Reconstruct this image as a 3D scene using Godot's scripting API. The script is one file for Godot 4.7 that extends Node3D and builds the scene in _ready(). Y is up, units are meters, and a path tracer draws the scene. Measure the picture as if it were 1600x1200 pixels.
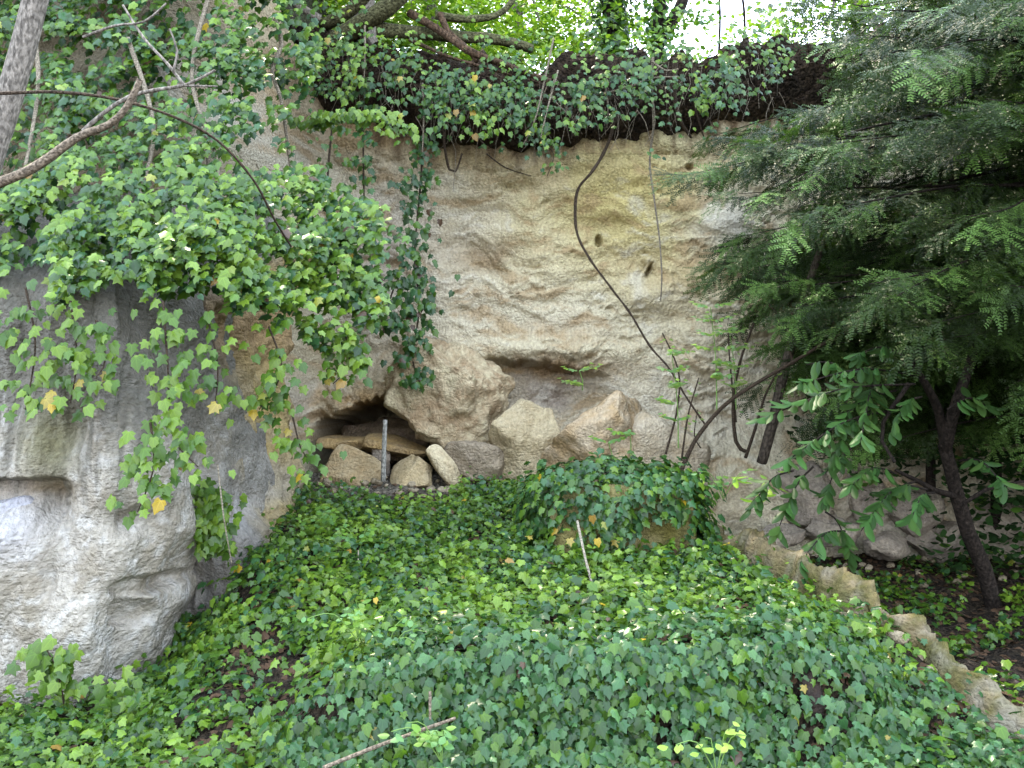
extends Node3D
# An old quarry face in a wood: pale sandstone with a small collapsed cave, ivy over everything, a yew at the right.

const F := 1570.0    # focal length, in pixels of a 1600 x 1200 picture
const EYE := 1.6

var M := {}
var rng := RandomNumberGenerator.new()
var na := FastNoiseLite.new()
var nb := FastNoiseLite.new()
var nc := FastNoiseLite.new()
var used := {}


# ---------------------------------------------------------------- small helpers
func at(px: float, py: float, d: float) -> Vector3:
	return Vector3((px - 800.0) / F * d, EYE - (py - 600.0) / F * d, -d)

func table(t: Array, x: float) -> float:
	if x <= t[0]:
		return t[1]
	for i in range(2, t.size(), 2):
		if x <= t[i]:
			return lerpf(t[i - 1], t[i + 1], (x - t[i - 2]) / (t[i] - t[i - 2]))
	return t[t.size() - 1]

func bump(px: float, py: float, cx: float, cy: float, rx: float, ry: float) -> float:
	var a := (px - cx) / rx
	var b := (py - cy) / ry
	return exp(-(a * a + b * b))

func rr(a: float, b: float) -> float:
	return rng.randf_range(a, b)

func rv(k := 1.0) -> Vector3:
	return Vector3(rr(-k, k), rr(-k, k), rr(-k, k))

func numbered(called: String) -> String:
	var n: int = used.get(called, 0)
	used[called] = n + 1
	return called if n == 0 else "%s_%03d" % [called, n]

func tag(o: Node3D, label: String, category: String, group := "", kind := "") -> Node3D:
	if label: o.set_meta("label", label)
	if category: o.set_meta("category", category)
	if group: o.set_meta("group", group)
	if kind: o.set_meta("kind", kind)
	return o

func thing(called: String, label: String, category: String, where := Vector3.ZERO, group := "") -> Node3D:
	var o := Node3D.new()
	o.name = numbered(called)
	add_child(o)
	o.position = where
	tag(o, label, category, group)
	return o

# meshes are given in world coordinates; a part's mesh is moved back by its thing's place
func put(called: String, mesh: Mesh, mat: Material, parent: Node3D = self, kind := "") -> MeshInstance3D:
	var o := MeshInstance3D.new()
	o.mesh = mesh
	o.material_override = mat
	if parent == self:
		o.name = numbered(called)
		add_child(o)
	else:
		var n := 0
		var nm := called
		if parent.has_meta("c_" + called):
			n = parent.get_meta("c_" + called)
			nm = "%s_%03d" % [called, n]
		parent.set_meta("c_" + called, n + 1)
		o.name = nm
		parent.add_child(o, true)
		o.position = -base_of(parent)
	if kind: o.set_meta("kind", kind)
	return o

func base_of(o: Node3D) -> Vector3:
	var p := Vector3.ZERO
	var n: Node = o
	while n != self:
		p += (n as Node3D).position
		n = n.get_parent()
	return p

func grid(P: PackedVector3Array, C: PackedColorArray, nu: int, nv: int, around := false) -> ArrayMesh:
	var N := PackedVector3Array()
	N.resize(P.size())
	for j in nv:
		var j0 := maxi(j - 1, 0)
		var j1 := mini(j + 1, nv - 1)
		for i in nu:
			var i0 := i - 1
			var i1 := i + 1
			if around:
				if i0 < 0: i0 = nu - 2
				if i1 >= nu: i1 = 1
			else:
				i0 = maxi(i0, 0)
				i1 = mini(i1, nu - 1)
			var n := (P[j * nu + i1] - P[j * nu + i0]).cross(P[j1 * nu + i] - P[j0 * nu + i])
			N[j * nu + i] = n.normalized() if n.length_squared() > 1e-16 else Vector3.UP
	var I := PackedInt32Array()
	I.resize((nu - 1) * (nv - 1) * 6)
	var k := 0
	for j in nv - 1:
		for i in nu - 1:
			var a := j * nu + i
			I[k] = a; I[k + 1] = a + nu; I[k + 2] = a + nu + 1
			I[k + 3] = a; I[k + 4] = a + nu + 1; I[k + 5] = a + 1
			k += 6
	var arr := []
	arr.resize(Mesh.ARRAY_MAX)
	arr[Mesh.ARRAY_VERTEX] = P
	arr[Mesh.ARRAY_NORMAL] = N
	if C.size(): arr[Mesh.ARRAY_COLOR] = C
	arr[Mesh.ARRAY_INDEX] = I
	var m := ArrayMesh.new()
	m.add_surface_from_arrays(Mesh.PRIMITIVE_TRIANGLES, arr)
	return m

func spline(pts: Array, step: float) -> PackedVector3Array:
	var out := PackedVector3Array()
	for i in pts.size() - 1:
		var p0: Vector3 = pts[maxi(i - 1, 0)]
		var p1: Vector3 = pts[i]
		var p2: Vector3 = pts[i + 1]
		var p3: Vector3 = pts[mini(i + 2, pts.size() - 1)]
		var n := maxi(1, int(p1.distance_to(p2) / step))
		for k in n:
			out.append(p1.cubic_interpolate(p2, p0, p3, float(k) / n))
	out.append(pts[pts.size() - 1])
	return out

func tube(pts: PackedVector3Array, r0: float, r1: float, sides := 8, rough := 0.0, knot := 0.0) -> ArrayMesh:
	var n := pts.size()
	var P := PackedVector3Array()
	var nrm := Vector3.ZERO
	for k in range(-1, n + 1):
		var c: Vector3 = pts[clampi(k, 0, n - 1)]
		var t := (pts[mini(clampi(k, 0, n - 1) + 1, n - 1)] - pts[maxi(clampi(k, 0, n - 1) - 1, 0)]).normalized()
		if nrm == Vector3.ZERO:
			nrm = t.cross(Vector3(0.3, 0.2, 0.93)).normalized()
		nrm = (nrm - t * nrm.dot(t)).normalized()
		var b := t.cross(nrm)
		var f := float(clampi(k, 0, n - 1)) / maxf(1.0, n - 1)
		var r := lerpf(r0, r1, f)
		if k < 0 or k >= n: r = 0.0005
		for s in sides + 1:
			var a := TAU * (s % sides) / sides
			var rad := r
			if rough > 0.0 or knot > 0.0:
				var d := nrm * cos(a) + b * sin(a)
				rad *= 1.0 + rough * na.get_noise_3dv((c + d * r) * 14.0) + knot * nb.get_noise_3dv(c * 7.0)
			P.append(c + (nrm * cos(a) + b * sin(a)) * rad)
	return grid(P, PackedColorArray(), sides + 1, n + 2, true)

func pxs(list: Array) -> Array:      # [[px, py, depth], ...] to points
	var out := []
	for p in list:
		out.append(at(p[0], p[1], p[2]))
	return out

func rock(c: Vector3, size: Vector3, turn: Vector3, sd: int, cuts: int, col: Color, col2: Color, amp := 0.06, res := 56) -> ArrayMesh:
	var g := RandomNumberGenerator.new()
	g.seed = sd
	var planes := []
	for k in cuts:
		var n := Vector3(g.randf_range(-1, 1), g.randf_range(-1, 1), g.randf_range(-1, 1)).normalized()
		planes.append([n, g.randf_range(0.58, 1.10)])
	var B := Basis.from_euler(turn * PI / 180.0)
	var nu := res
	var nv := res * 2 / 3
	var P := PackedVector3Array()
	var C := PackedColorArray()
	var off := Vector3(sd * 3.7, sd * 1.3, sd * 2.1)
	for j in nv:
		var th := PI * (float(j) / (nv - 1) - 0.5)
		for i in nu:
			var a := TAU * (i % (nu - 1)) / (nu - 1)
			var d := Vector3(cos(a) * cos(th), sin(th), -sin(a) * cos(th))
			var p := d / pow(pow(absf(d.x), 6.0) + pow(absf(d.y), 6.0) + pow(absf(d.z), 6.0), 0.1667)
			for pl in planes:
				var over: float = p.dot(pl[0]) - pl[1]
				if over > 0.0:
					p -= pl[0] * over * 0.97
			var w := p * size
			var f := na.get_noise_3dv(w * 2.2 + off) * amp + nb.get_noise_3dv(w * 8.0 + off) * amp * 0.35
			w += d * f
			var v := c + B * w
			P.append(v)
			var t := clampf(0.5 + nb.get_noise_3dv(v * 4.0 + off) * 0.9 + nc.get_noise_3dv(v * 14.0) * 0.6, 0, 1)
			C.append(col.lerp(col2, t))
	return grid(P, C, nu, nv, true)


# ---------------------------------------------------------------- materials
func noise_tex(freq: float, lo: float, hi: float, size := 512, oct := 5, kind := FastNoiseLite.TYPE_SIMPLEX_SMOOTH, sd := 1, mid := 0.5) -> ImageTexture:
	var n := FastNoiseLite.new()
	n.seed = sd
	n.noise_type = kind
	n.frequency = freq
	n.fractal_octaves = oct
	var im := n.get_seamless_image(size, size)
	var by := im.get_data()
	for i in by.size():
		var t := clampf((by[i] / 255.0 - mid) * 1.5 + 0.5, 0.0, 1.0)
		by[i] = int(255.0 * lerpf(lo, hi, t))
	im = Image.create_from_data(size, size, false, Image.FORMAT_L8, by)
	return ImageTexture.create_from_image(im)

func vein_tex() -> ImageTexture:
	var im := Image.create(96, 96, false, Image.FORMAT_RGB8)
	var tips := [Vector2(0, 1), Vector2(0.56, 0.46), Vector2(-0.56, 0.46), Vector2(0.5, -0.02), Vector2(-0.5, -0.02)]
	for y in 96:
		for x in 96:
			var p := Vector2((x / 95.0 - 0.5) * 1.3, y / 95.0 * 1.3 - 0.22)
			var v := 0.0
			for t in tips:
				var k := clampf(p.dot(t) / t.length_squared(), 0.0, 1.0)
				v = maxf(v, (1.0 - k * 0.7) * clampf(1.0 - (p - t * k).length() / 0.05, 0, 1))
			var g := 0.82 + 0.18 * na.get_noise_2d(x * 2.0, y * 2.0)
			im.set_pixel(x, y, Color(g, g, g).lerp(Color(1.0, 1.0, 0.92), v * 0.8))
	return ImageTexture.create_from_image(im)

func vc_mat(tex: Texture2D, height: Texture2D, scale: float, relief: float, rough := 0.95) -> StandardMaterial3D:
	var m := StandardMaterial3D.new()
	m.vertex_color_use_as_albedo = true
	m.albedo_texture = tex
	m.uv1_triplanar = true
	m.uv1_world_triplanar = true
	m.uv1_scale = Vector3.ONE * scale
	m.roughness = rough
	m.metallic_specular = 0.25
	if height:
		m.heightmap_enabled = true
		m.heightmap_texture = height
		m.heightmap_scale = relief
	return m

func flat_mat(c: Color, tex: Texture2D, height: Texture2D, scale: Vector3, relief: float, rough := 0.9) -> StandardMaterial3D:
	var m := vc_mat(tex, height, 1.0, relief, rough)
	m.vertex_color_use_as_albedo = false
	m.uv1_scale = scale
	m.albedo_color = c.linear_to_srgb()
	return m

func leaf_mat(rough: float, back: Color, tex: Texture2D, spec := 0.5) -> StandardMaterial3D:
	var m := StandardMaterial3D.new()
	m.vertex_color_use_as_albedo = true
	m.roughness = rough
	m.metallic_specular = spec
	m.backlight_enabled = true
	m.backlight = back.linear_to_srgb()
	if tex: m.albedo_texture = tex
	m.cull_mode = BaseMaterial3D.CULL_DISABLED
	return m

const TONES := [
	Color(0.062, 0.135, 0.016), Color(0.095, 0.190, 0.018), Color(0.165, 0.275, 0.026), Color(0.032, 0.080, 0.018), Color(0.205, 0.325, 0.036),
	Color(0.045, 0.125, 0.040), Color(0.520, 0.360, 0.030), Color(0.105, 0.060, 0.034), Color(0.085, 0.190, 0.060), Color(0.250, 0.330, 0.050),
	Color(0.016, 0.040, 0.009), Color(0.032, 0.066, 0.014), Color(0.42, 0.33, 0.07), Color(0.33, 0.20, 0.04), Color(0.30, 0.32, 0.05),
]

var tone_mats := {}
func tone_mat(m: StandardMaterial3D, tone: int) -> StandardMaterial3D:
	var key := [m, tone]
	if not tone_mats.has(key):
		var c: StandardMaterial3D = m.duplicate()
		c.vertex_color_use_as_albedo = false
		c.albedo_color = TONES[tone].linear_to_srgb()
		tone_mats[key] = c
	return tone_mats[key]


# ---------------------------------------------------------------- leaves
func leaf_mesh(half: Array, centre: float, fold: float, curl: float) -> ArrayMesh:
	var out := []
	for p in half: out.append(p)
	for k in range(half.size() - 2, 0, -1):
		out.append(Vector2(-half[k].x, half[k].y))
	var P := PackedVector3Array()
	var U := PackedVector2Array()
	var shape := func(p: Vector2): return Vector3(p.x, p.y, -fold * absf(p.x) - curl * (p.y - centre) * absf(p.y - centre) - curl * p.x * p.x)
	P.append(shape.call(Vector2(0, centre)))
	U.append(Vector2(0.5, (centre + 0.22) / 1.3))
	for p in out:
		P.append(shape.call(p))
		U.append(Vector2(p.x / 1.3 + 0.5, (p.y + 0.22) / 1.3))
	var I := PackedInt32Array()
	var n := out.size()
	for k in n:
		I.append_array([0, 1 + (k + 1) % n, 1 + k])
	var N := PackedVector3Array()
	N.resize(P.size())
	for k in range(0, I.size(), 3):
		var f := (P[I[k + 2]] - P[I[k]]).cross(P[I[k + 1]] - P[I[k]])
		if f.z < 0: f = -f
		for q in 3: N[I[k + q]] += f
	for k in N.size(): N[k] = N[k].normalized()
	var arr := []
	arr.resize(Mesh.ARRAY_MAX)
	arr[Mesh.ARRAY_VERTEX] = P
	arr[Mesh.ARRAY_NORMAL] = N
	arr[Mesh.ARRAY_TEX_UV] = U
	arr[Mesh.ARRAY_INDEX] = I
	var m := ArrayMesh.new()
	m.add_surface_from_arrays(Mesh.PRIMITIVE_TRIANGLES, arr)
	return m

class Leaves:
	var xf: Array[Transform3D] = []
	var tone := PackedInt32Array()
	func add(pos: Vector3, n: Vector3, tip: Vector3, s: float, t: int) -> void:
		var z := n.normalized()
		var y := (tip - z * tip.dot(z))
		if y.length_squared() < 1e-6:
			y = z.cross(Vector3(0.31, 0.2, 0.92))
		y = y.normalized()
		xf.append(Transform3D(Basis(y.cross(z) * s, y * s, z * s), pos))
		tone.append([6, 12, 13, 14][xf.size() % 4] if t == 6 else t)

# the leaves that show largest become parts, the rest one part
func commit(L: Leaves, parent: Node3D, mesh: Mesh, mat: StandardMaterial3D, singles: int, mesh2: Mesh = null, called := "leaf") -> void:
	var n := L.xf.size()
	if n == 0: return
	var at0 := base_of(parent)
	var order := []
	var eye := Vector3(0, EYE, 0)
	for i in n:
		var v := L.xf[i].origin - eye
		var score := 0.0
		if v.z < -0.5 and absf(v.x / v.z) < 0.5 and absf(v.y / v.z) < 0.375:
			score = L.xf[i].basis.y.length() / v.length() * (0.4 + absf(L.xf[i].basis.z.normalized().dot(v.normalized())))
		order.append([score, i])
	if singles > 0:
		order.sort_custom(func(a, b): return a[0] > b[0])
	var single := mini(singles, n)
	for k in single:
		var i: int = order[k][1]
		var o := MeshInstance3D.new()
		o.mesh = mesh2 if mesh2 and i % 2 else mesh
		o.material_override = tone_mat(mat, L.tone[i])
		o.name = called if k == 0 else "%s_%03d" % [called, k]
		parent.add_child(o, true)
		var t := L.xf[i]
		t.origin -= at0
		o.transform = t
	var pools := [[], []]
	for k in range(single, n):
		var i: int = order[k][1]
		pools[i % 2 if mesh2 else 0].append(i)
	var nr := 0
	for q in 2:
		if pools[q].is_empty(): continue
		var mm := MultiMesh.new()
		mm.transform_format = MultiMesh.TRANSFORM_3D
		mm.use_colors = true
		mm.mesh = mesh2 if q else mesh
		mm.instance_count = pools[q].size()
		var g := 0
		for i in pools[q]:
			var t := L.xf[i]
			t.origin -= at0
			mm.set_instance_transform(g, t)
			var c: Color = TONES[L.tone[i]]
			var k := 0.8 + 0.4 * fposmod(sin(i * 12.9898) * 43758.5, 1.0)
			mm.set_instance_color(g, Color(c.r * k, c.g * k, c.b * k))
			g += 1
		var mi := MultiMeshInstance3D.new()
		mi.multimesh = mm
		mi.material_override = mat
		mi.name = "foliage" if nr == 0 else "foliage_%03d" % nr
		mi.set_meta("kind", "stuff")
		parent.add_child(mi, true)
		nr += 1

func pick(weights: Array) -> int:
	var s := 0.0
	for k in range(1, weights.size(), 2): s += weights[k]
	var r := rng.randf() * s
	for k in range(0, weights.size(), 2):
		r -= weights[k + 1]
		if r <= 0.0: return weights[k]
	return weights[0]


# ---------------------------------------------------------------- the lie of the land
const RIDGE_A := Vector2(1.26, 6.8)   # x, distance
const RIDGE_B := Vector2(2.26, 4.1)

func ridge_side(x: float, d: float) -> float:
	var t := (RIDGE_B - RIDGE_A).normalized()
	var v := Vector2(x, d) - RIDGE_A
	return -(t.x * v.y - t.y * v.x) * -1.0

func H(x: float, z: float) -> float:
	var d := -z
	var c := table([3.95, -0.1, 4.18, 0.0, 4.32, 0.37, 4.5, 0.44, 4.9, 0.40, 5.4, 0.41, 6.0, 0.47, 7.0, 0.60, 8.3, 0.80, 9.5, 0.86], d)
	var l := table([4.0, -0.05, 5.0, 0.07, 5.6, 0.30, 6.2, 0.54, 7.0, 0.66, 8.3, 0.80, 9.5, 0.85], d)
	var r := table([3.0, 0.0, 6.0, 0.06, 9.5, 0.16], d)
	l = lerpf(table([4.0, -0.05, 5.6, -0.10, 6.6, 0.3, 8.3, 0.8], d), l, smoothstep(-1.88, -1.48, x))
	var h := lerpf(l, c, smoothstep(-1.15, -0.5, x) if d < 5.5 else smoothstep(-1.5, -0.7, x) * smoothstep(5.5, 6.5, d) + smoothstep(-1.15, -0.5, x) * (1.0 - smoothstep(5.5, 6.5, d)))
	var s := ridge_side(x, d)
	h = lerpf(h, r, smoothstep(-0.14, 0.16, s))
	h = lerpf(h, r, smoothstep(1.2, 1.9, x) * (1.0 - smoothstep(4.1, 5.2, d)))
	h = lerpf(h, 0.5, smoothstep(1.0, 1.4, x) * smoothstep(6.8, 7.4, d) * (1.0 - smoothstep(-0.4, 0.3, s)))
	if d < 3.9: h = lerpf(0.0, h, clampf(d / 3.9, 0, 1))
	return h + na.get_noise_2d(x * 1.5, z * 1.5) * 0.08 + nb.get_noise_2d(x * 4.0, z * 4.0) * 0.025

func Hn(x: float, z: float) -> Vector3:
	var e := 0.08
	return Vector3(H(x - e, z) - H(x + e, z), 2 * e, H(x, z - e) - H(x, z + e)).normalized()

func cliff_top(x: float) -> float:
	return lerpf(6.6, 4.22, smoothstep(-2.6, -1.7, x)) + 0.25 * smoothstep(2.5, 5.0, x)

func cliff_depth(x: float, y: float) -> float:
	var px := 800.0 + x / 9.0 * F
	var py := 600.0 - (y - EYE) / 9.0 * F
	var d := 9.0
	d -= 2.1 * smoothstep(-1.62, -2.5, x)
	d -= 2.5 * smoothstep(4.5, 9.0, x)
	d += 0.10 * clampf(y - 1.8, 0, 3)
	# strata and scaling of the rock
	var w := na.get_noise_3d(x * 1.1, y * 1.6, 3.0)
	var yy := y + x * 0.10 + w * 0.16 + nb.get_noise_2d(x * 1.7, y * 2.0) * 0.10
	var f := nb.get_noise_3d(x * 0.95 + w * 0.6, yy * 5.2, 9.0)
	var g := nc.get_noise_3d(x * 8.0, yy * 17.0, 1.0)
	var sc := absf(nb.get_noise_3d(x * 2.6, yy * 5.0, 40.0))
	var patch := smoothstep(-0.35, 0.4, na.get_noise_3d(x * 1.4, y * 1.8, 55.0))
	var low := smoothstep(250.0, 420.0, py)
	var v := (f * 0.75 + nc.get_noise_3d(x * 4.2, yy * 13.0, 61.0) * 0.42 + 0.5) * 7.0
	var fr := v - floorf(v)
	var plate := (floorf(v) + smoothstep(0.5, 1.0, fr)) / 7.0 - 0.5
	d -= w * 0.12 + plate * lerpf(0.015, 0.075, low * (0.25 + 0.75 * patch)) + g * 0.015 * (0.5 + low) * (0.4 + patch) - 0.03 * low * patch * pow(1.0 - sc, 4.0)
	d += 0.035 * pow(1.0 - minf(1.0, absf(nb.get_noise_3d(x * 0.8, yy * 2.6, 130.0)) * 14.0), 2.0) * patch
	d -= nc.get_noise_3d(x * 26.0, yy * 40.0, 5.0) * 0.009
	# chips
	d += 0.09 * bump(px, py, 770, 400, 55, 22) + 0.07 * bump(px, py, 790, 420, 30, 10) + 0.05 * bump(px, py, 860, 470, 40, 12)
	d += 0.05 * bump(px, py, 960, 350, 90, 18) - 0.08 * bump(px, py, 900, 260, 160, 40)
	# burrows
	d += 0.16 * smoothstep(1.0, 0.4, sqrt(pow((px - 938.0) / 7.0, 2) + pow((py - 372.0) / 12.0, 2)))
	d += 0.12 * smoothstep(1.0, 0.4, sqrt(pow((px - 1018.0 + (py - 420.0) * 0.4) / 4.0, 2) + pow((py - 420.0) / 16.0, 2)))
	d += 0.10 * smoothstep(1.0, 0.4, sqrt(pow((px - 1083.0) / 8.0, 2) + pow((py - 255.0) / 6.0, 2)))
	# the cave: a roof line with the rock cut back below it
	var roof := table([470, 700, 498, 660, 530, 648, 560, 636, 600, 620, 640, 612, 700, 612, 780, 640, 830, 700], px) + nb.get_noise_1d(px * 0.06) * 7.0
	var inside := smoothstep(-2.0, 12.0, py - roof) * smoothstep(492.0, 512.0, px) * smoothstep(830.0, 790.0, px)
	d += inside * (0.75 + 0.5 * smoothstep(0.0, 30.0, py - roof) - 0.75 * smoothstep(700.0, 740.0, py))
	d -= 0.30 * smoothstep(-75.0, -8.0, py - roof) * (1.0 - smoothstep(-2.0, 6.0, py - roof)) * smoothstep(480.0, 540.0, px) * smoothstep(720.0, 640.0, px)
	# the scooped hollow right of the boulder, with a lip over it
	var lip := 560.0 + (px - 780.0) * 0.13 + nb.get_noise_1d(px * 0.05 + 40.0) * 8.0
	var hol := smoothstep(-3.0, 9.0, py - lip) * smoothstep(750.0, 785.0, px) * smoothstep(960.0, 900.0, px) * smoothstep(700.0, 620.0, py)
	d += 0.26 * hol
	d -= 0.12 * bump(px, py, 860, 545, 110, 16)
	# foot of the face runs out
	d -= 0.5 * smoothstep(620.0, 760.0, py) * smoothstep(880.0, 960.0, px) + 0.5 * smoothstep(620.0, 740.0, py) * smoothstep(500.0, 470.0, px)
	return d

func cliff_colour(x: float, y: float) -> Color:
	var px := 800.0 + x / 9.0 * F
	var py := 600.0 - (y - EYE) / 9.0 * F
	var j := na.get_noise_3d(x * 2.0, y * 2.0, 70.0) * 60.0
	var c := Color(0.55, 0.475, 0.315)
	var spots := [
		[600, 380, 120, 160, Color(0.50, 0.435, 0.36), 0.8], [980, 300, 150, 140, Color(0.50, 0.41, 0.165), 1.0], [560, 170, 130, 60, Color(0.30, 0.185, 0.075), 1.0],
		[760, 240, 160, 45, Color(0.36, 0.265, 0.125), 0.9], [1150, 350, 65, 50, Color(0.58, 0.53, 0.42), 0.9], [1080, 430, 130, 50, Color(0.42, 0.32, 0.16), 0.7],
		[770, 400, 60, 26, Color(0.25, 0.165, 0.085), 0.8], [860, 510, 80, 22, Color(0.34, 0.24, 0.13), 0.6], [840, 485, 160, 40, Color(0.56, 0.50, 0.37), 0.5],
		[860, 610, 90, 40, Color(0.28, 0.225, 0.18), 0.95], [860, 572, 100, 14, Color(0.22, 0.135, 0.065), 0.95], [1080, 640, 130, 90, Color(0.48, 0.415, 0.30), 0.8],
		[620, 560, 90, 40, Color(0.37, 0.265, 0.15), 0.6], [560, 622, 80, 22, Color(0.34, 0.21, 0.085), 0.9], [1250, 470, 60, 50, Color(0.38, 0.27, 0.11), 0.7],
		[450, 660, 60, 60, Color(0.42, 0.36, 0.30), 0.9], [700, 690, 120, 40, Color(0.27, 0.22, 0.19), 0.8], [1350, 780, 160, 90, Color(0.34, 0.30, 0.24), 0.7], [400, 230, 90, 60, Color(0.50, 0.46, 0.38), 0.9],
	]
	for s in spots:
		c = c.lerp(s[4], s[5] * bump(px + j, py + j * 0.5, s[0], s[1], s[2], s[3]))
	# rusty flecks along the bedding, pale scaling
	var yy := y + x * 0.10 + na.get_noise_3d(x * 1.1, y * 1.6, 3.0) * 0.16 + nb.get_noise_2d(x * 1.7, y * 2.0) * 0.10
	var f := nb.get_noise_3d(x * 1.0, yy * 4.5, 20.0) + 0.35 * na.get_noise_3d(x * 1.6, y * 1.6, 12.0)
	var g := nc.get_noise_3d(x * 5.0, yy * 12.0, 33.0)
	c = c.lerp(Color(0.35, 0.235, 0.115), clampf(f * 1.8 + g * 1.1 - 0.28, 0, 0.65))
	c = c.lerp(Color(0.60, 0.55, 0.44), clampf(-f * 1.2 - g * 0.9 - 0.3, 0, 0.5) * smoothstep(200.0, 330.0, py))
	# ragged darker brown towards the turf line
	var dark_edge := table([480, 150, 560, 175, 640, 215, 720, 225, 820, 215, 900, 205, 1000, 190, 1130, 185, 1250, 180], px)
	c = c.lerp(Color(0.13, 0.085, 0.045), smoothstep(50.0, -15.0, py - dark_edge + nb.get_noise_2d(x * 7.0, y * 0.9) * 45.0) * smoothstep(-2.2, -1.7, x))
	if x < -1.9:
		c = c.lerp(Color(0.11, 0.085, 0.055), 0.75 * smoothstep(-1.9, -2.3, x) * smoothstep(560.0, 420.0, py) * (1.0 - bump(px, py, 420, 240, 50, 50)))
	return c

func lofted(edge: Array, d0: float, wide: float, back: float, x0: float, y0: float, y1: float, nu: int, nv: int, relief: Callable, tint: Callable) -> ArrayMesh:
	var P := PackedVector3Array()
	var C := PackedColorArray()
	for j in nv:
		var y := lerpf(y0, y1, float(j) / (nv - 1))
		var py := 600.0 - (y - EYE) / d0 * F
		var xr := (table(edge, py) - 800.0) / F * d0
		for i in nu:
			var u := float(i) / (nu - 1)
			var x: float
			var d := d0
			var n := Vector3(0, 0, 1)
			if u < 0.62:
				x = lerpf(x0, xr - wide, u / 0.62)
			else:
				var a := (u - 0.62) / 0.38 * PI * 0.5
				x = xr - wide + wide * sin(a)
				d = d0 + back * (1.0 - cos(a))
				n = Vector3(sin(a) * back, 0, cos(a) * wide).normalized()
			var px := 800.0 + x / d0 * F
			d += 1.6 * pow(smoothstep(y1 - 1.1, y1, y), 2.0)
			var p := Vector3(x, y, -d)
			P.append(p + n * float(relief.call(px, py, p)))
			C.append(tint.call(px, py, p))
	return grid(P, C, nu, nv)


# ---------------------------------------------------------------- ready
func _ready() -> void:
	rng.seed = 20240
	# camera
	var cam := Camera3D.new()
	cam.name = "camera"
	cam.position = Vector3(0, EYE, 0)
	cam.fov = rad_to_deg(2.0 * atan(600.0 / F))
	cam.near = 0.05
	cam.far = 400.0
	add_child(cam)
	cam.current = true
	# sky, sun, exposure
	var env := Environment.new()
	env.background_mode = Environment.BG_SKY
	var sm := ProceduralSkyMaterial.new()
	sm.sky_top_color = Color(0.80, 0.87, 0.97)
	sm.sky_horizon_color = Color(0.97, 0.98, 1.0)
	sm.sky_curve = 0.2
	sm.ground_bottom_color = Color(0.16, 0.17, 0.12)
	sm.ground_horizon_color = Color(0.25, 0.27, 0.2)
	sm.sky_energy_multiplier = 1.5
	var sky := Sky.new()
	sky.sky_material = sm
	env.sky = sky
	env.tonemap_mode = Environment.TONE_MAPPER_LINEAR
	env.tonemap_exposure = 3.2
	env.sdfgi_enabled = true
	env.ssao_enabled = true
	env.ssil_enabled = true
	var we := WorldEnvironment.new()
	we.name = "environment"
	we.environment = env
	add_child(we)
	var sun := DirectionalLight3D.new()
	sun.name = "sun"
	sun.light_color = Color(1.0, 0.95, 0.85)
	sun.light_energy = 1.3
	sun.light_angular_distance = 0.53
	sun.shadow_enabled = true
	add_child(sun)
	sun.look_at_from_position(Vector3(-3.5, 13, -6.5), Vector3.ZERO)   # from beyond the quarry, high

	na.seed = 11; na.frequency = 1.0; na.fractal_octaves = 3
	nb.seed = 23; nb.frequency = 1.0; nb.fractal_octaves = 4
	nc.seed = 37; nc.frequency = 1.0; nc.fractal_octaves = 3
	materials()
	land()
	rocks()
	upper_trees()
	yew()
	laurel()
	ivy_ground()
	ivy_curtain()
	ivy_edges()
	roots_and_vines()
	saplings()
	fore_branches()
	litter()


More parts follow.
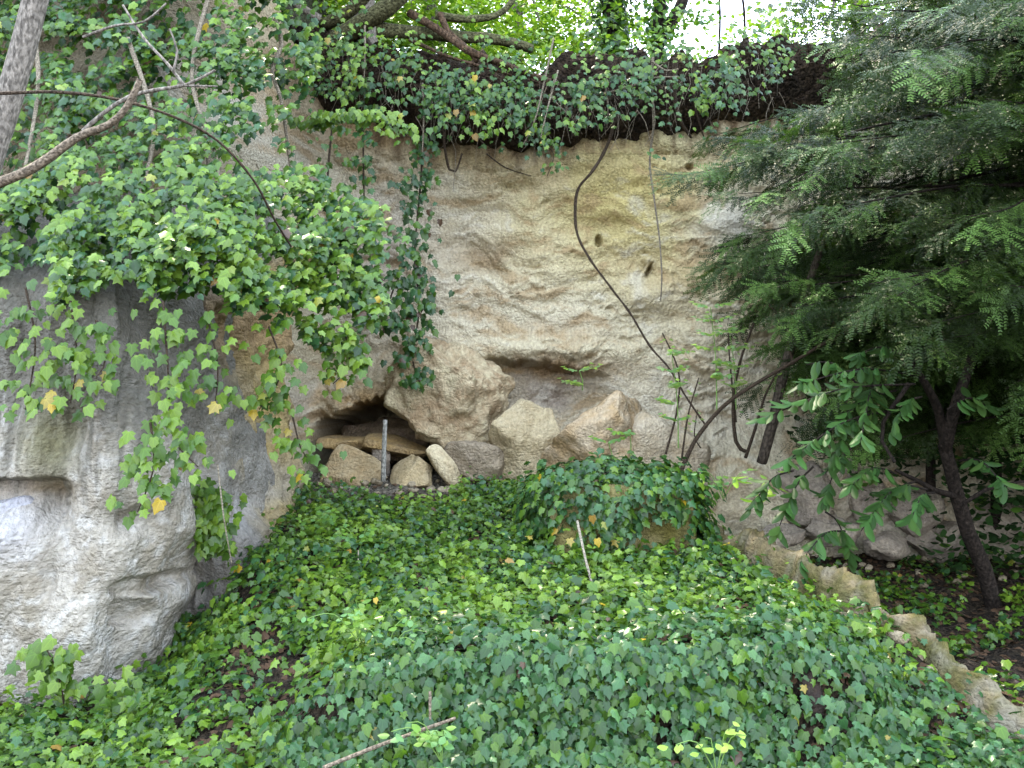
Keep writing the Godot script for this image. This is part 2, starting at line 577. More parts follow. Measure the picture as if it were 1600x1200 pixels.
func materials() -> void:
	var t_rock := noise_tex(0.02, 0.80, 1.0, 512, 6)
	var t_grain := noise_tex(0.035, 0.0, 1.0, 512, 7, FastNoiseLite.TYPE_PERLIN, 5)
	var t_soil := noise_tex(0.04, 0.35, 1.0, 512, 6, FastNoiseLite.TYPE_CELLULAR, 9)
	var t_bark := noise_tex(0.03, 0.5, 1.0, 256, 5, FastNoiseLite.TYPE_SIMPLEX, 3)
	M.rock = vc_mat(t_rock, t_grain, 2.6, 1.3)
	M.rock.albedo_color = Color(1.0, 1.0, 1.0)
	M.soil = vc_mat(t_soil, t_grain, 1.7, 5.0, 1.0)
	M.bark_grey = flat_mat(Color(0.27, 0.235, 0.195), t_bark, t_grain, Vector3(7, 2.2, 7), 0.6)
	M.bark_brown = flat_mat(Color(0.12, 0.075, 0.045), t_bark, t_grain, Vector3(4, 2.2, 4), 1.5)
	M.bark_mid = flat_mat(Color(0.125, 0.10, 0.075), t_bark, t_grain, Vector3(4, 2.2, 4), 1.5)
	M.bark_dark = flat_mat(Color(0.035, 0.026, 0.02), t_bark, t_grain, Vector3(4, 2.2, 4), 1.5)
	M.bark_moss = flat_mat(Color(0.13, 0.125, 0.06), t_bark, t_grain, Vector3(3, 3, 3), 1.8)
	M.branch = flat_mat(Color(0.25, 0.195, 0.14), t_bark, t_grain, Vector3(7, 7, 7), 0.5)
	M.root = flat_mat(Color(0.085, 0.06, 0.04), t_bark, t_grain, Vector3(8, 8, 8), 0.6)
	M.root_pale = flat_mat(Color(0.30, 0.25, 0.18), t_bark, t_grain, Vector3(8, 8, 8), 0.6)
	M.stick = flat_mat(Color(0.42, 0.36, 0.27), t_bark, t_grain, Vector3(8, 8, 8), 0.6)
	M.post = flat_mat(Color(0.40, 0.385, 0.33), t_bark, t_grain, Vector3(9, 3, 9), 0.5)
	M.stem_green = flat_mat(Color(0.12, 0.2, 0.05), null, null, Vector3.ONE, 0.0, 0.6)
	var t_vein := vein_tex()
	M.ivy = leaf_mat(0.32, Color(0.55, 0.62, 0.25), t_vein, 0.4)
	M.broad = leaf_mat(0.5, Color(0.62, 0.70, 0.32), null, 0.4)
	M.laurel = leaf_mat(0.45, Color(0.2, 0.25, 0.08), null, 0.28)
	M.dry = leaf_mat(0.8, Color(0.3, 0.25, 0.1), t_vein, 0.3)
	var ivy_half := [Vector2(0, 0), Vector2(0.20, -0.17), Vector2(0.50, -0.03), Vector2(0.35, 0.22), Vector2(0.57, 0.46), Vector2(0.25, 0.56), Vector2(0, 1.0)]
	var ivy_half2 := [Vector2(0, 0), Vector2(0.26, -0.14), Vector2(0.47, 0.08), Vector2(0.40, 0.26), Vector2(0.48, 0.5), Vector2(0.28, 0.66), Vector2(0, 1.08)]
	M.m_ivy = leaf_mesh(ivy_half, 0.28, 0.28, 0.30)
	M.m_ivy2 = leaf_mesh(ivy_half2, 0.30, 0.10, 0.45)
	M.m_broad = leaf_mesh([Vector2(0, 0), Vector2(0.26, 0.22), Vector2(0.33, 0.5), Vector2(0.2, 0.8), Vector2(0, 1.0)], 0.45, 0.2, 0.3)
	M.m_long = leaf_mesh([Vector2(0, 0), Vector2(0.10, 0.12), Vector2(0.17, 0.35), Vector2(0.18, 0.6), Vector2(0.11, 0.85), Vector2(0, 1.0)], 0.5, 0.35, 0.35)
	M.m_heart = leaf_mesh([Vector2(0, 0), Vector2(0.22, -0.14), Vector2(0.46, 0.1), Vector2(0.42, 0.4), Vector2(0.2, 0.72), Vector2(0, 0.95)], 0.3, 0.2, 0.2)


func land() -> void:
	# ground
	var xs := PackedFloat32Array()
	var zs := PackedFloat32Array()
	for x in [-90, -50, -28, -16, -10, -7, -5.5, -4.6]: xs.append(x)
	var x := -4.0
	while x < 6.0:
		xs.append(x); x += 0.045
	for q in [6.5, 7.5, 9, 12, 18, 30, 50, 90]: xs.append(q)
	for z in [70, 40, 20, 10, 5, 2, 0, -1, -2, -2.8]: zs.append(z)
	var z := -3.3
	while z > -9.9:
		zs.append(z); z -= 0.045
	for q in [-10.5, -12]: zs.append(q)
	var P := PackedVector3Array()
	var C := PackedColorArray()
	for zz in zs:
		for xx in xs:
			P.append(Vector3(xx, H(xx, zz), zz))
			var c := Color(0.055, 0.042, 0.028).lerp(Color(0.12, 0.085, 0.055), clampf(0.4 + nb.get_noise_2d(xx * 3.0, zz * 3.0), 0, 1))
			# bare sandy ground at the mouth of the cave and along the foot of the face
			var bare := smoothstep(-7.5, -8.1, zz + 0.25 * na.get_noise_2d(xx * 3.0, 5.0)) * smoothstep(2.6, 1.9, xx)
			c = c.lerp(Color(0.33, 0.285, 0.215), bare * 0.9)
			C.append(c)
	put("ground", grid(P, C, xs.size(), zs.size()), M.soil).set_meta("kind", "structure")

	# cliff face
	xs.clear()
	for q in [-40, -25, -15, -10, -7, -6, -5, -4.5]: xs.append(q)
	x = -4.2
	while x < 4.6:
		xs.append(x); x += (0.017 if x > -2.4 and x < 3.9 else 0.045)
	for q in [4.8, 5.2, 6, 7, 8, 9, 12, 16, 25, 40]: xs.append(q)
	var rows := 270
	P.clear(); C.clear()
	for j in rows:
		var v := float(j) / (rows - 1)
		for xx in xs:
			var y := lerpf(-0.4, cliff_top(xx) + 0.05, v)
			P.append(Vector3(xx, y, -cliff_depth(xx, y)))
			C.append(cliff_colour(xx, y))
	put("cliff_face", grid(P, C, xs.size(), rows), M.rock).set_meta("kind", "structure")

	# turf and earth hanging over the edge
	P.clear(); C.clear()
	var prof := [-0.50, -0.25, -0.44, 0.0, -0.36, 0.16, -0.25, 0.28, -0.13, 0.36, 0.0, 0.40, 0.12, 0.40, 0.22, 0.34, 0.29, 0.22, 0.33, 0.05, 0.36, -0.2, 0.38, -0.6, 0.42, -1.2]
	xs.clear()
	x = -2.4
	while x < 6.0:
		xs.append(x); x += 0.035
	var np := 52
	for j in np:
		var f := float(j) / (np - 1) * 12.0
		var k := mini(int(f), 11)
		var oy: float = lerpf(prof[k * 2], prof[k * 2 + 2], f - k)
		var oz: float = lerpf(prof[k * 2 + 1], prof[k * 2 + 3], f - k)
		for xx in xs:
			var px := 800.0 + xx / 8.7 * F
			var cy := table([400, 4.62, 480, 4.52, 560, 4.44, 640, 4.24, 760, 4.18, 880, 4.20, 1000, 4.27, 1100, 4.28, 1200, 4.38, 1500, 4.5], px)
			var ext := table([400, 0.4, 560, 0.75, 700, 1.1, 850, 1.0, 1000, 0.7, 1100, 0.62, 1200, 0.5], px)
			var b := Vector3(xx, cy + oy * lerpf(0.75, 1.0, ext), -9.22 + oz * ext)
			b += Vector3(0, 1, 0.4) * (na.get_noise_1d(xx * 1.6) * 0.16 + nb.get_noise_1d(xx * 5.0 + 9.0) * 0.07) * smoothstep(0.25, -0.3, oy)
			b += Vector3(0, 1, 1) * nb.get_noise_3d(xx * 2.5, oy * 4.0, 7.0) * 0.18 + Vector3(0, 0.6, 1) * nc.get_noise_3d(xx * 8.0, oy * 12.0, oz * 8.0) * 0.06
			P.append(b)
			var c := Color(0.045, 0.032, 0.022).lerp(Color(0.11, 0.075, 0.045), clampf(0.4 + nb.get_noise_3d(xx * 4.0, oy * 9.0, 2.0), 0, 1))
			C.append(c.lerp(Color(0.22, 0.16, 0.085), smoothstep(-0.36, -0.5, oy)))
	put("earth_bank", grid(P, C, xs.size(), np), M.soil).set_meta("kind", "structure")

	# wood floor above the quarry
	P.clear(); C.clear()
	xs.clear()
	for q in [-90, -50, -25, -15, -10, -7]: xs.append(q)
	x = -5.0
	while x < 8.0:
		xs.append(x); x += 0.25
	for q in [10, 14, 20, 30, 50, 90]: xs.append(q)
	zs = PackedFloat32Array([-9.0, -9.3, -9.7, -10.2, -11, -12, -13, -14, -16, -18, -20, -24, -30, -45, -70, -110])
	for zz in zs:
		for xx in xs:
			var h := upper(xx, zz)
			var zf: float = zz
			if zz > -10.0: zf = minf(zz, -cliff_depth(xx, cliff_top(xx)) - 0.05 - (-9.0 - zz))
			P.append(Vector3(xx, h, zf))
			C.append(Color(0.07, 0.06, 0.03).lerp(Color(0.06, 0.09, 0.03), clampf(0.5 + nb.get_noise_2d(xx, zz), 0, 1)))
	put("upper_ground", grid(P, C, xs.size(), zs.size()), M.soil).set_meta("kind", "structure")

	# buttress nearest the camera, at the left
	var edge_a := [300, 246, 400, 236, 500, 242, 600, 256, 700, 270, 800, 274, 850, 278, 900, 264, 950, 248, 1000, 232, 1050, 222, 1110, 196, 1200, 170]
	var rel_a := func(px: float, py: float, p: Vector3) -> float:
		var r := na.get_noise_3d(p.x * 1.6, p.y * 0.7, p.z) * 0.14 + nb.get_noise_3dv(p * 4.0) * 0.022 + nc.get_noise_3dv(p * 16.0) * 0.008
		r += nb.get_noise_3d(p.x * 4.0, p.y * 0.6, 3.0) * (0.05 + 0.07 * smoothstep(800.0, 640.0, py))
		var j := nb.get_noise_3dv(p * 6.0) * 14.0
		r -= 0.16 * smoothstep(-5.0, 4.0, py + j * 0.5 - 752.0) * smoothstep(835.0, 775.0, py) * smoothstep(110.0, 70.0, px + j)
		r -= 0.10 * bump(px + j, py, 78, 800, 26, 40) + 0.07 * bump(px, py, 72, 905, 12, 40)
		r -= 0.075 * smoothstep(1.2, 0.6, sqrt(pow((px - 205.0 - (py - 935.0) * 0.5) / 30.0, 2) + pow((py - 932.0) / 20.0, 2)))
		r -= 0.085 * smoothstep(1.2, 0.6, sqrt(pow((px - 186.0) / 15.0, 2) + pow((py - 972.0) / 30.0, 2)))
		r += 0.06 * bump(px, py, 216, 985, 18, 30)
		r -= 0.10 * bump(px, py, 190, 815, 30, 22) + 0.16 * bump(px, py, 120, 660, 30, 50)
		return r
	var tint_a := func(px: float, py: float, p: Vector3) -> Color:
		var c := Color(0.36, 0.335, 0.285)
		var n := nb.get_noise_3dv(p * 4.0) + 0.6 * na.get_noise_3dv(p * 1.7)
		c = c.lerp(Color(0.24, 0.21, 0.16), clampf(0.15 + n * 1.5, 0, 0.7))
		c = c.lerp(Color(0.48, 0.47, 0.44), clampf(nc.get_noise_3dv(p * 9.0) * 1.6, 0, 0.7))
		c = c.lerp(Color(0.38, 0.38, 0.41), 0.7 * bump(px, py, 14, 825, 50, 45))
		c = c.lerp(Color(0.19, 0.14, 0.085), 0.8 * bump(px, py, 60, 765, 60, 16))
		# lichen and rain stains running down from the ivy
		var run := smoothstep(780.0, 640.0, py + nb.get_noise_2d(px * 0.045, py * 0.004) * 160.0)
		c = c.lerp(Color(0.135, 0.128, 0.11), run * 0.85)
		c = c.lerp(Color(0.20, 0.19, 0.085), 0.6 * bump(px, py, 75, 690, 40, 60))
		c = c.lerp(Color(0.17, 0.165, 0.15), 0.75 * bump(px, py, 275, 790, 30, 70) + 0.5 * bump(px, py, 195, 812, 26, 18))
		return Color(c.r * 1.02, c.g * 0.99, c.b * 0.95)
	var a := thing("rock_buttress", "pale grey limestone buttress with dark stained top, nearest at the left edge", "rock outcrop", Vector3(-2.4, 0, -5.3))
	put("rock_face", lofted(edge_a, 5.2, 0.34, 1.9, -3.8, -0.5, 2.9, 230, 300, rel_a, tint_a), M.rock, a)
	put("stone", rock(at(6, 822, 5.30), Vector3(0.18, 0.13, 0.14), Vector3(6, 14, 12), 71, 14, Color(0.38, 0.38, 0.41), Color(0.33, 0.31, 0.30), 0.03, 40), M.rock, a)
	put("stone", rock(at(10, 908, 5.30), Vector3(0.19, 0.10, 0.14), Vector3(4, -12, -9), 72, 14, Color(0.35, 0.32, 0.29), Color(0.28, 0.24, 0.2), 0.03, 40), M.rock, a)

	var edge_b := [400, 370, 480, 364, 560, 356, 640, 358, 700, 364, 760, 380, 800, 390, 850, 416, 885, 440, 930, 440]
	var rel_b := func(_px: float, py: float, p: Vector3) -> float:
		return na.get_noise_3dv(p * 2.0) * 0.10 + nb.get_noise_3d(p.x * 5.0, p.y * 1.0, p.z * 3.0) * 0.08 + nc.get_noise_3dv(p * 12.0) * 0.015 + 0.05 * smoothstep(820.0, 880.0, py)
	var tint_b := func(px: float, py: float, p: Vector3) -> Color:
		var c := Color(0.22, 0.20, 0.17).lerp(Color(0.13, 0.12, 0.105), clampf(0.5 + nb.get_noise_3d(p.x * 6.0, p.y * 0.9, 5.0) * 1.3, 0, 1))
		c = c.lerp(Color(0.36, 0.26, 0.09), smoothstep(-34.0, -6.0, px - table(edge_b, py)) * (0.7 + 0.4 * na.get_noise_3dv(p * 4.0)))
		c = c.lerp(Color(0.30, 0.20, 0.10), 0.9 * bump(px, py, 350, 500, 90, 60))
		c = c.lerp(Color(0.36, 0.36, 0.36), 0.6 * bump(px, py, 365, 790, 24, 40))
		return c
	var bb := put("rock_pillar", lofted(edge_b, 6.2, 0.20, 1.6, -2.6, 0.0, 2.9, 130, 220, rel_b, tint_b), M.rock)
	tag(bb, "dark grey rock pillar with ochre right edge between the pale buttress and the cave", "rock outcrop")


func upper(x: float, z: float) -> float:
	var base := cliff_top(x) + 0.05 if x < -1.7 else 4.42
	return base + 0.10 * (-9.4 - minf(z, -9.4)) * (1.0 if z > -30 else 0.6) + 0.12 * na.get_noise_2d(x * 0.5, z * 0.5)


func rocks() -> void:
	var cream := Color(0.40, 0.32, 0.19)
	var cream2 := Color(0.32, 0.23, 0.12)
	var ochre := Color(0.42, 0.28, 0.115)
	var grey := Color(0.30, 0.255, 0.20)
	tag(put("boulder", rock(at(716, 630, 8.62), Vector3(0.60, 0.36, 0.50), Vector3(28, 6, -24), 5, 14, Color(0.48, 0.40, 0.25), Color(0.30, 0.21, 0.12), 0.10, 120), M.rock), "huge brown-stained boulder hanging over the cave mouth", "boulder")
	tag(put("boulder", rock(at(822, 690, 8.45), Vector3(0.34, 0.36, 0.30), Vector3(10, 20, 18), 8, 8, Color(0.43, 0.355, 0.22), Color(0.34, 0.265, 0.15), 0.06, 80), M.rock), "cream angular block wedged against the right of the hanging boulder", "boulder")
	tag(put("boulder", rock(at(945, 702, 8.2), Vector3(0.48, 0.45, 0.36), Vector3(0, 15, -14), 11, 16, Color(0.46, 0.37, 0.25), Color(0.38, 0.265, 0.14), 0.08, 80), M.rock), "rounded ochre boulder rising behind the ivy-covered block", "boulder")
	tag(put("boulder", rock(at(1025, 722, 8.3), Vector3(0.36, 0.33, 0.30), Vector3(0, 5, -28), 12, 7, Color(0.46, 0.39, 0.28), Color(0.38, 0.30, 0.19), 0.06, 70), M.rock), "pale sloping rock at the foot of the cliff behind the thin saplings", "boulder")
	tag(put("boulder", rock(at(742, 724, 8.35), Vector3(0.26, 0.17, 0.24), Vector3(0, 10, -5), 15, 8, Color(0.33, 0.265, 0.18), Color(0.25, 0.20, 0.14), 0.06, 60), M.rock), "dull brown rock under the hanging boulder's lower tip", "rock")
	tag(put("boulder", rock(at(600, 690, 9.25), Vector3(0.40, 0.20, 0.25), Vector3(0, 0, 8), 17, 5, Color(0.33, 0.25, 0.16), Color(0.24, 0.18, 0.13), 0.08, 60), M.rock), "brown humped rock at the back of the cave behind the stake", "rock")
	tag(put("rock_slab", rock(at(552, 742, 8.25), Vector3(0.23, 0.20, 0.11), Vector3(-14, 8, -26), 21, 12, cream, cream2, 0.03, 50), M.rock), "wedge-shaped ochre slab left of the stake in the cave mouth", "rock slab")
	tag(put("rock_slab", rock(at(650, 742, 8.2), Vector3(0.21, 0.19, 0.12), Vector3(-24, -8, 14), 22, 12, cream, Color(0.42, 0.32, 0.17), 0.03, 50), M.rock), "broad ochre slab just right of the stake in the cave mouth", "rock slab")
	tag(put("rock_slab", rock(at(694, 726, 8.15), Vector3(0.075, 0.19, 0.07), Vector3(-10, 10, 36), 23, 6, Color(0.54, 0.45, 0.29), cream, 0.02, 40), M.rock), "narrow cream slab leaning left, rightmost in the cave mouth", "rock slab")
	tag(put("rock_slab", rock(at(622, 700, 8.65), Vector3(0.30, 0.09, 0.20), Vector3(4, 6, -8), 24, 9, ochre, cream2, 0.02, 50), M.rock), "flat ochre slab lying behind the stake in the cave", "rock slab")
	tag(put("rock_slab", rock(at(545, 693, 8.75), Vector3(0.26, 0.05, 0.18), Vector3(3, -5, -2), 25, 7, cream2, ochre, 0.02, 40), M.rock), "thin brown slab across the left of the cave, above the wedge slab", "rock slab")
	tag(put("rock_slab", rock(at(596, 722, 8.5), Vector3(0.07, 0.14, 0.10), Vector3(0, 20, 4), 26, 7, grey, Color(0.30, 0.24, 0.18), 0.02, 40), M.rock), "small upright grey stone tucked directly behind the stake", "rock")
	# crumbled stones at the foot of the cliff, lower right
	var feet := [
		[1255, 770, 8.5, 0.26, 0.24, "rounded beige boulder below the laurel, leftmost at the shaded cliff foot"], [1300, 830, 8.2, 0.24, 0.10, "low dark stone under the beige boulder at the shaded cliff foot"],
		[1320, 745, 8.7, 0.16, 0.20, "upright pale stone standing between laurel leaves at the cliff foot"], [1360, 790, 8.6, 0.20, 0.17, "pinkish grey stone right of the upright one, low on the cliff"],
		[1425, 800, 8.5, 0.24, 0.22, "grey cracked boulder left of the dark slanting trunk"], [1465, 850, 8.3, 0.22, 0.13, "low grey stone left of the foot of the dark trunk"],
		[1380, 850, 8.1, 0.17, 0.11, "small beige stone on dark litter below the laurel leaves"], [1215, 840, 8.0, 0.20, 0.10, "flat pinkish stone left of the laurel's lowest leaves"],
		[1570, 830, 8.4, 0.30, 0.24, "dark grey boulder right of the slanting trunk in deep shade"],
	]
	var k := 40
	for f in feet:
		tag(put("boulder", rock(at(f[0], f[1], f[2]), Vector3(f[3], f[4], f[3] * 0.8), Vector3(rr(-15, 15), rr(0, 90), rr(-20, 20)), k, 8, Color(0.37, 0.31, 0.23), Color(0.24, 0.20, 0.16), 0.06, 44), M.rock), f[5], "rock", "stones at the foot of the cliff")
		k += 1
	# wooden stake in the cave mouth
	var p := spline([at(599, 752, 8.05), at(600, 705, 8.06), at(602, 656, 8.08)], 0.05)
	tag(put("wooden_stake", tube(p, 0.021, 0.018, 10, 0.12), M.post), "thin grey upright stake in the cave mouth", "stake")
	# block under the ivy
	tag(put("boulder", rock(Vector3(0.68, 0.58, -6.66), Vector3(0.49, 0.39, 0.42), Vector3(0, 8, 2), 31, 3, Color(0.12, 0.105, 0.03), Color(0.19, 0.16, 0.07), 0.08, 90), M.rock), "big squarish mossy block half buried in ivy at centre right", "boulder")
	tag(put("boulder", rock(at(1268, 1096, 4.32), Vector3(0.06, 0.13, 0.08), Vector3(0, 10, 4), 33, 6, Color(0.035, 0.026, 0.022), Color(0.06, 0.045, 0.036), 0.02, 30), M.rock), "small dark brown stone showing in the front ivy bank beside a yellow leaf", "rock")
	# crumbling ridge between the ivy and the shaded floor
	var P := PackedVector3Array()
	var C := PackedColorArray()
	var nu := 150
	var nv := 40
	for j in nv:
		var s := (float(j) / (nv - 1) - 0.5) * 2.0
		for i in nu:
			var u := float(i) / (nu - 1)
			var q := RIDGE_A.lerp(RIDGE_B, u * 1.02 - 0.04)
			var side := (RIDGE_B - RIDGE_A).normalized()
			var nrm := Vector2(-side.y, side.x)
			q += nrm * na.get_noise_1d(u * 5.0) * 0.10
			var half := lerpf(0.14, 0.10, u)
			var xz := q + nrm * s * half
			var hh := table([0.0, 0.64, 0.25, 0.66, 0.5, 0.60, 0.75, 0.42, 1.0, 0.12], u)
			var y := -0.35 + (hh + 0.35) * pow(1.0 - pow(absf(s), 2.6), 0.6)
			var v := Vector3(xz.x, y, -xz.y)
			v += Vector3(0.4, 1, 0.4) * (na.get_noise_3dv(v * 2.2) * 0.09 + nb.get_noise_3dv(v * 5.0) * 0.045 + nc.get_noise_3dv(v * 24.0) * 0.024)
			P.append(v)
			var c := Color(0.17, 0.13, 0.07).lerp(Color(0.085, 0.078, 0.024), clampf(0.5 + nb.get_noise_3dv(v * 5.0) * 1.4, 0, 1))
			c = c.lerp(Color(0.23, 0.205, 0.16), clampf(0.6 * smoothstep(0.75, 1.0, u) + nb.get_noise_3dv(v * 8.0) * 0.9, 0, 0.85))
			C.append(c)
	tag(put("stone_ridge", grid(P, C, nu, nv), M.rock), "low crumbling mossy stone ridge running from the block to the lower right corner", "rock ridge")


# ---------------------------------------------------------------- trees above
func cloud(L: Leaves, c: Vector3, r: Vector3, n: int, size: float, weights: Array) -> void:
	var subs := []
	for k in maxi(3, n / 60):
		subs.append(c + rv() * r)
	for k in n:
		var s: Vector3 = subs[rng.randi() % subs.size()]
		var p := s + Vector3(rng.randfn(), rng.randfn() * 0.6, rng.randfn()) * r * 0.30
		L.add(p, Vector3(rr(-0.8, 0.8), 1.0, rr(-0.8, 0.8)), Vector3(rr(-1, 1), rr(-0.9, 0.1), rr(-1, 1)), size * rr(0.7, 1.25), pick(weights))

func broad_tree(called: String, label: String, pts: Array, r0: float, r1: float, bark: Material, clumps: Array, n: int, size: float, weights: Array, group := "trees above the quarry edge") -> Node3D:
	var t := thing(called, label, "tree", pts[0], group)
	put("trunk", tube(spline(pts, 0.15), r0, r1, 12, 0.18, 0.12), bark, t)
	var L := Leaves.new()
	var top: Vector3 = pts[pts.size() - 1]
	for c in clumps:
		var from: Vector3 = top
		if pts.size() > 2: from = pts[pts.size() - 2].lerp(top, rng.randf())
		var mid := from.lerp(c[0], 0.5) + Vector3(0, 0.15, 0)
		put("limb", tube(spline([from, mid, c[0]], 0.2), r1 * 0.6, 0.008, 6), bark, t)
		cloud(L, c[0], c[1], n, size, weights)
	commit(L, t, M.m_broad, M.broad, 0)
	return t

func upper_trees() -> void:
	var lit := [4, 3.0, 9, 2.0, 2, 3.0, 1, 2.0]
	var mid := [1, 3.0, 2, 3.0, 0, 2.0, 4, 1.0]
	# the gnarled trees right on the edge
	var t := thing("leaning_tree", "gnarled mossy tree leaning out over the edge, limbs sweeping to the top left", "tree", at(545, 60, 8.9))
	put("trunk", tube(spline(pxs([[520, 66, 9.0], [560, 40, 8.8], [610, 8, 8.6], [680, -60, 8.6]]), 0.1), 0.085, 0.07, 12, 0.15, 0.1), M.bark_moss, t)
	put("trunk", tube(spline(pxs([[505, 40, 9.2], [550, 14, 9.0], [590, -30, 8.9], [620, -80, 8.9]]), 0.1), 0.06, 0.05, 12, 0.15, 0.1), M.bark_moss, t)
	put("limb", tube(spline(pxs([[500, 30, 9.0], [420, -20, 8.8], [340, -80, 8.6]]), 0.1), 0.04, 0.02, 8, 0.1), M.bark_grey, t)
	var Lt := Leaves.new()
	for c in [[560, -120, 8.6], [680, -150, 8.8], [430, -120, 8.6]]:
		cloud(Lt, at(c[0], c[1], c[2]), Vector3(0.7, 0.4, 0.6), 500, 0.075, mid)
	commit(Lt, t, M.m_broad, M.broad, 0)
	t = thing("mossy_log", "mossy log lying level along the edge with a branch arching to the right", "log", at(600, 50, 8.9))
	put("trunk", tube(spline(pxs([[592, 46, 8.75], [640, 50, 8.7], [700, 56, 8.75], [780, 62, 8.9], [830, 76, 9.1]]), 0.1), 0.062, 0.04, 12, 0.2, 0.15), M.bark_moss, t)
	put("branch", tube(spline(pxs([[682, 24, 8.7], [730, 30, 8.65], [775, 24, 8.7], [800, 2, 8.7], [812, -40, 8.7]]), 0.08), 0.036, 0.022, 10, 0.15), M.bark_moss, t)
	t = thing("edge_root", "reddish brown root slanting down across the turf from the mossy log", "root", at(690, 45, 8.6))
	put("main_root", tube(spline(pxs([[640, 20, 8.7], [690, 50, 8.55], [730, 78, 8.45], [790, 102, 8.4], [860, 128, 8.45]]), 0.08), 0.036, 0.024, 10, 0.2, 0.2), M.bark_brown, t)
	put("side_root", tube(spline(pxs([[688, 22, 8.6], [700, 50, 8.55], [726, 72, 8.5], [745, 96, 8.45]]), 0.08), 0.03, 0.02, 10, 0.2), M.bark_brown, t)
	put("side_root", tube(spline(pxs([[640, 62, 8.6], [700, 88, 8.45], [740, 100, 8.42], [800, 118, 8.4]]), 0.08), 0.016, 0.01, 8, 0.2), M.bark_brown, t)
	# ivy-clad trunk and the forked tree
	t = thing("ivy_clad_tree", "upright trunk thickly clad in ivy standing on the quarry edge", "tree", at(955, 95, 9.8), "trees above the quarry edge")
	put("trunk", tube(spline([at(958, 110, 9.8), at(955, 40, 9.8), at(950, -60, 9.8), at(945, -250, 9.8)], 0.15), 0.09, 0.06, 10, 0.2), M.bark_dark, t)
	var L := Leaves.new()
	for k in 1500:
		var q := at(956, lerpf(110, -230, rng.randf()), 9.8)
		var a := rr(0, TAU)
		var r := 0.10 + absf(rng.randfn()) * 0.07
		L.add(q + Vector3(cos(a) * r, 0, sin(a) * r), Vector3(cos(a), 0.5, sin(a)) + rv(0.4), Vector3(0, -1, 0) + rv(0.5), rr(0.045, 0.075), pick([0, 3, 3, 3, 1, 2, 2, 1.0]))
	for c in [[990, -130, 9.6], [920, -200, 9.8]]:
		cloud(L, at(c[0], c[1], c[2]), Vector3(0.6, 0.4, 0.6), 300, 0.07, mid)
	commit(L, t, M.m_ivy, M.ivy, 0)
	t = thing("forked_tree", "dark forked tree leaning right on the edge against the bright sky", "tree", at(1020, 100, 9.6), "trees above the quarry edge")
	put("trunk", tube(spline(pxs([[1025, 120, 9.6], [1028, 60, 9.6], [1032, -10, 9.6], [1030, -140, 9.6]]), 0.1), 0.065, 0.05, 10, 0.2), M.bark_dark, t)
	put("limb", tube(spline(pxs([[1030, 70, 9.6], [1045, 42, 9.55], [1062, 15, 9.5], [1078, -40, 9.5], [1110, -140, 9.5]]), 0.1), 0.06, 0.035, 10, 0.2), M.bark_dark, t)
	L = Leaves.new()
	for c in [[1030, -150, 9.5], [1130, -170, 9.5], [1000, 50, 9.4], [985, 0, 9.6], [1030, 85, 9.3], [1110, 100, 9.3]]:
		cloud(L, at(c[0], c[1], c[2]), Vector3(0.5, 0.25 if c[1] > -20 else 0.35, 0.5), 260, 0.06, mid)
	for k in 260:
		var q := at(1030, lerpf(115, -60, rng.randf()), 9.6)
		L.add(q + Vector3(rng.randfn() * 0.10, 0, rr(0.0, 0.15)), Vector3(rr(-0.6, 0.6), 0.5, 1), Vector3(0, -1, 0) + rv(0.5), rr(0.045, 0.07), pick([0, 3, 3, 3, 1, 2.0]))
	commit(L, t, M.m_broad, M.broad, 0)
	for s in [[1122, 95, 1120, -60, 0.016, "thin bare sapling stem against the sky gap, left of two"], [1160, 90, 1148, -60, 0.018, "thin leafy sapling stem right of the sky gap"]]:
		t = thing("thin_tree", s[5], "tree", at(s[0], s[1], 9.9), "trees above the quarry edge")
		put("trunk", tube(spline([at(s[0], s[1] + 20, 9.9), at(s[0] + 3, 20, 9.9), at(s[2], s[3], 9.9)], 0.1), s[4], s[4] * 0.6, 6, 0.1), M.bark_dark, t)
		L = Leaves.new()
		cloud(L, at(s[2] + 15, s[3] - 30, 9.9), Vector3(0.35, 0.3, 0.3), 160, 0.06, mid)
		if s[0] > 1150:
			cloud(L, at(1225, 35, 9.9), Vector3(0.25, 0.35, 0.3), 300, 0.05, lit)
			cloud(L, at(1190, 92, 9.8), Vector3(0.3, 0.10, 0.3), 200, 0.05, mid)
		commit(L, t, M.m_broad, M.broad, 0)
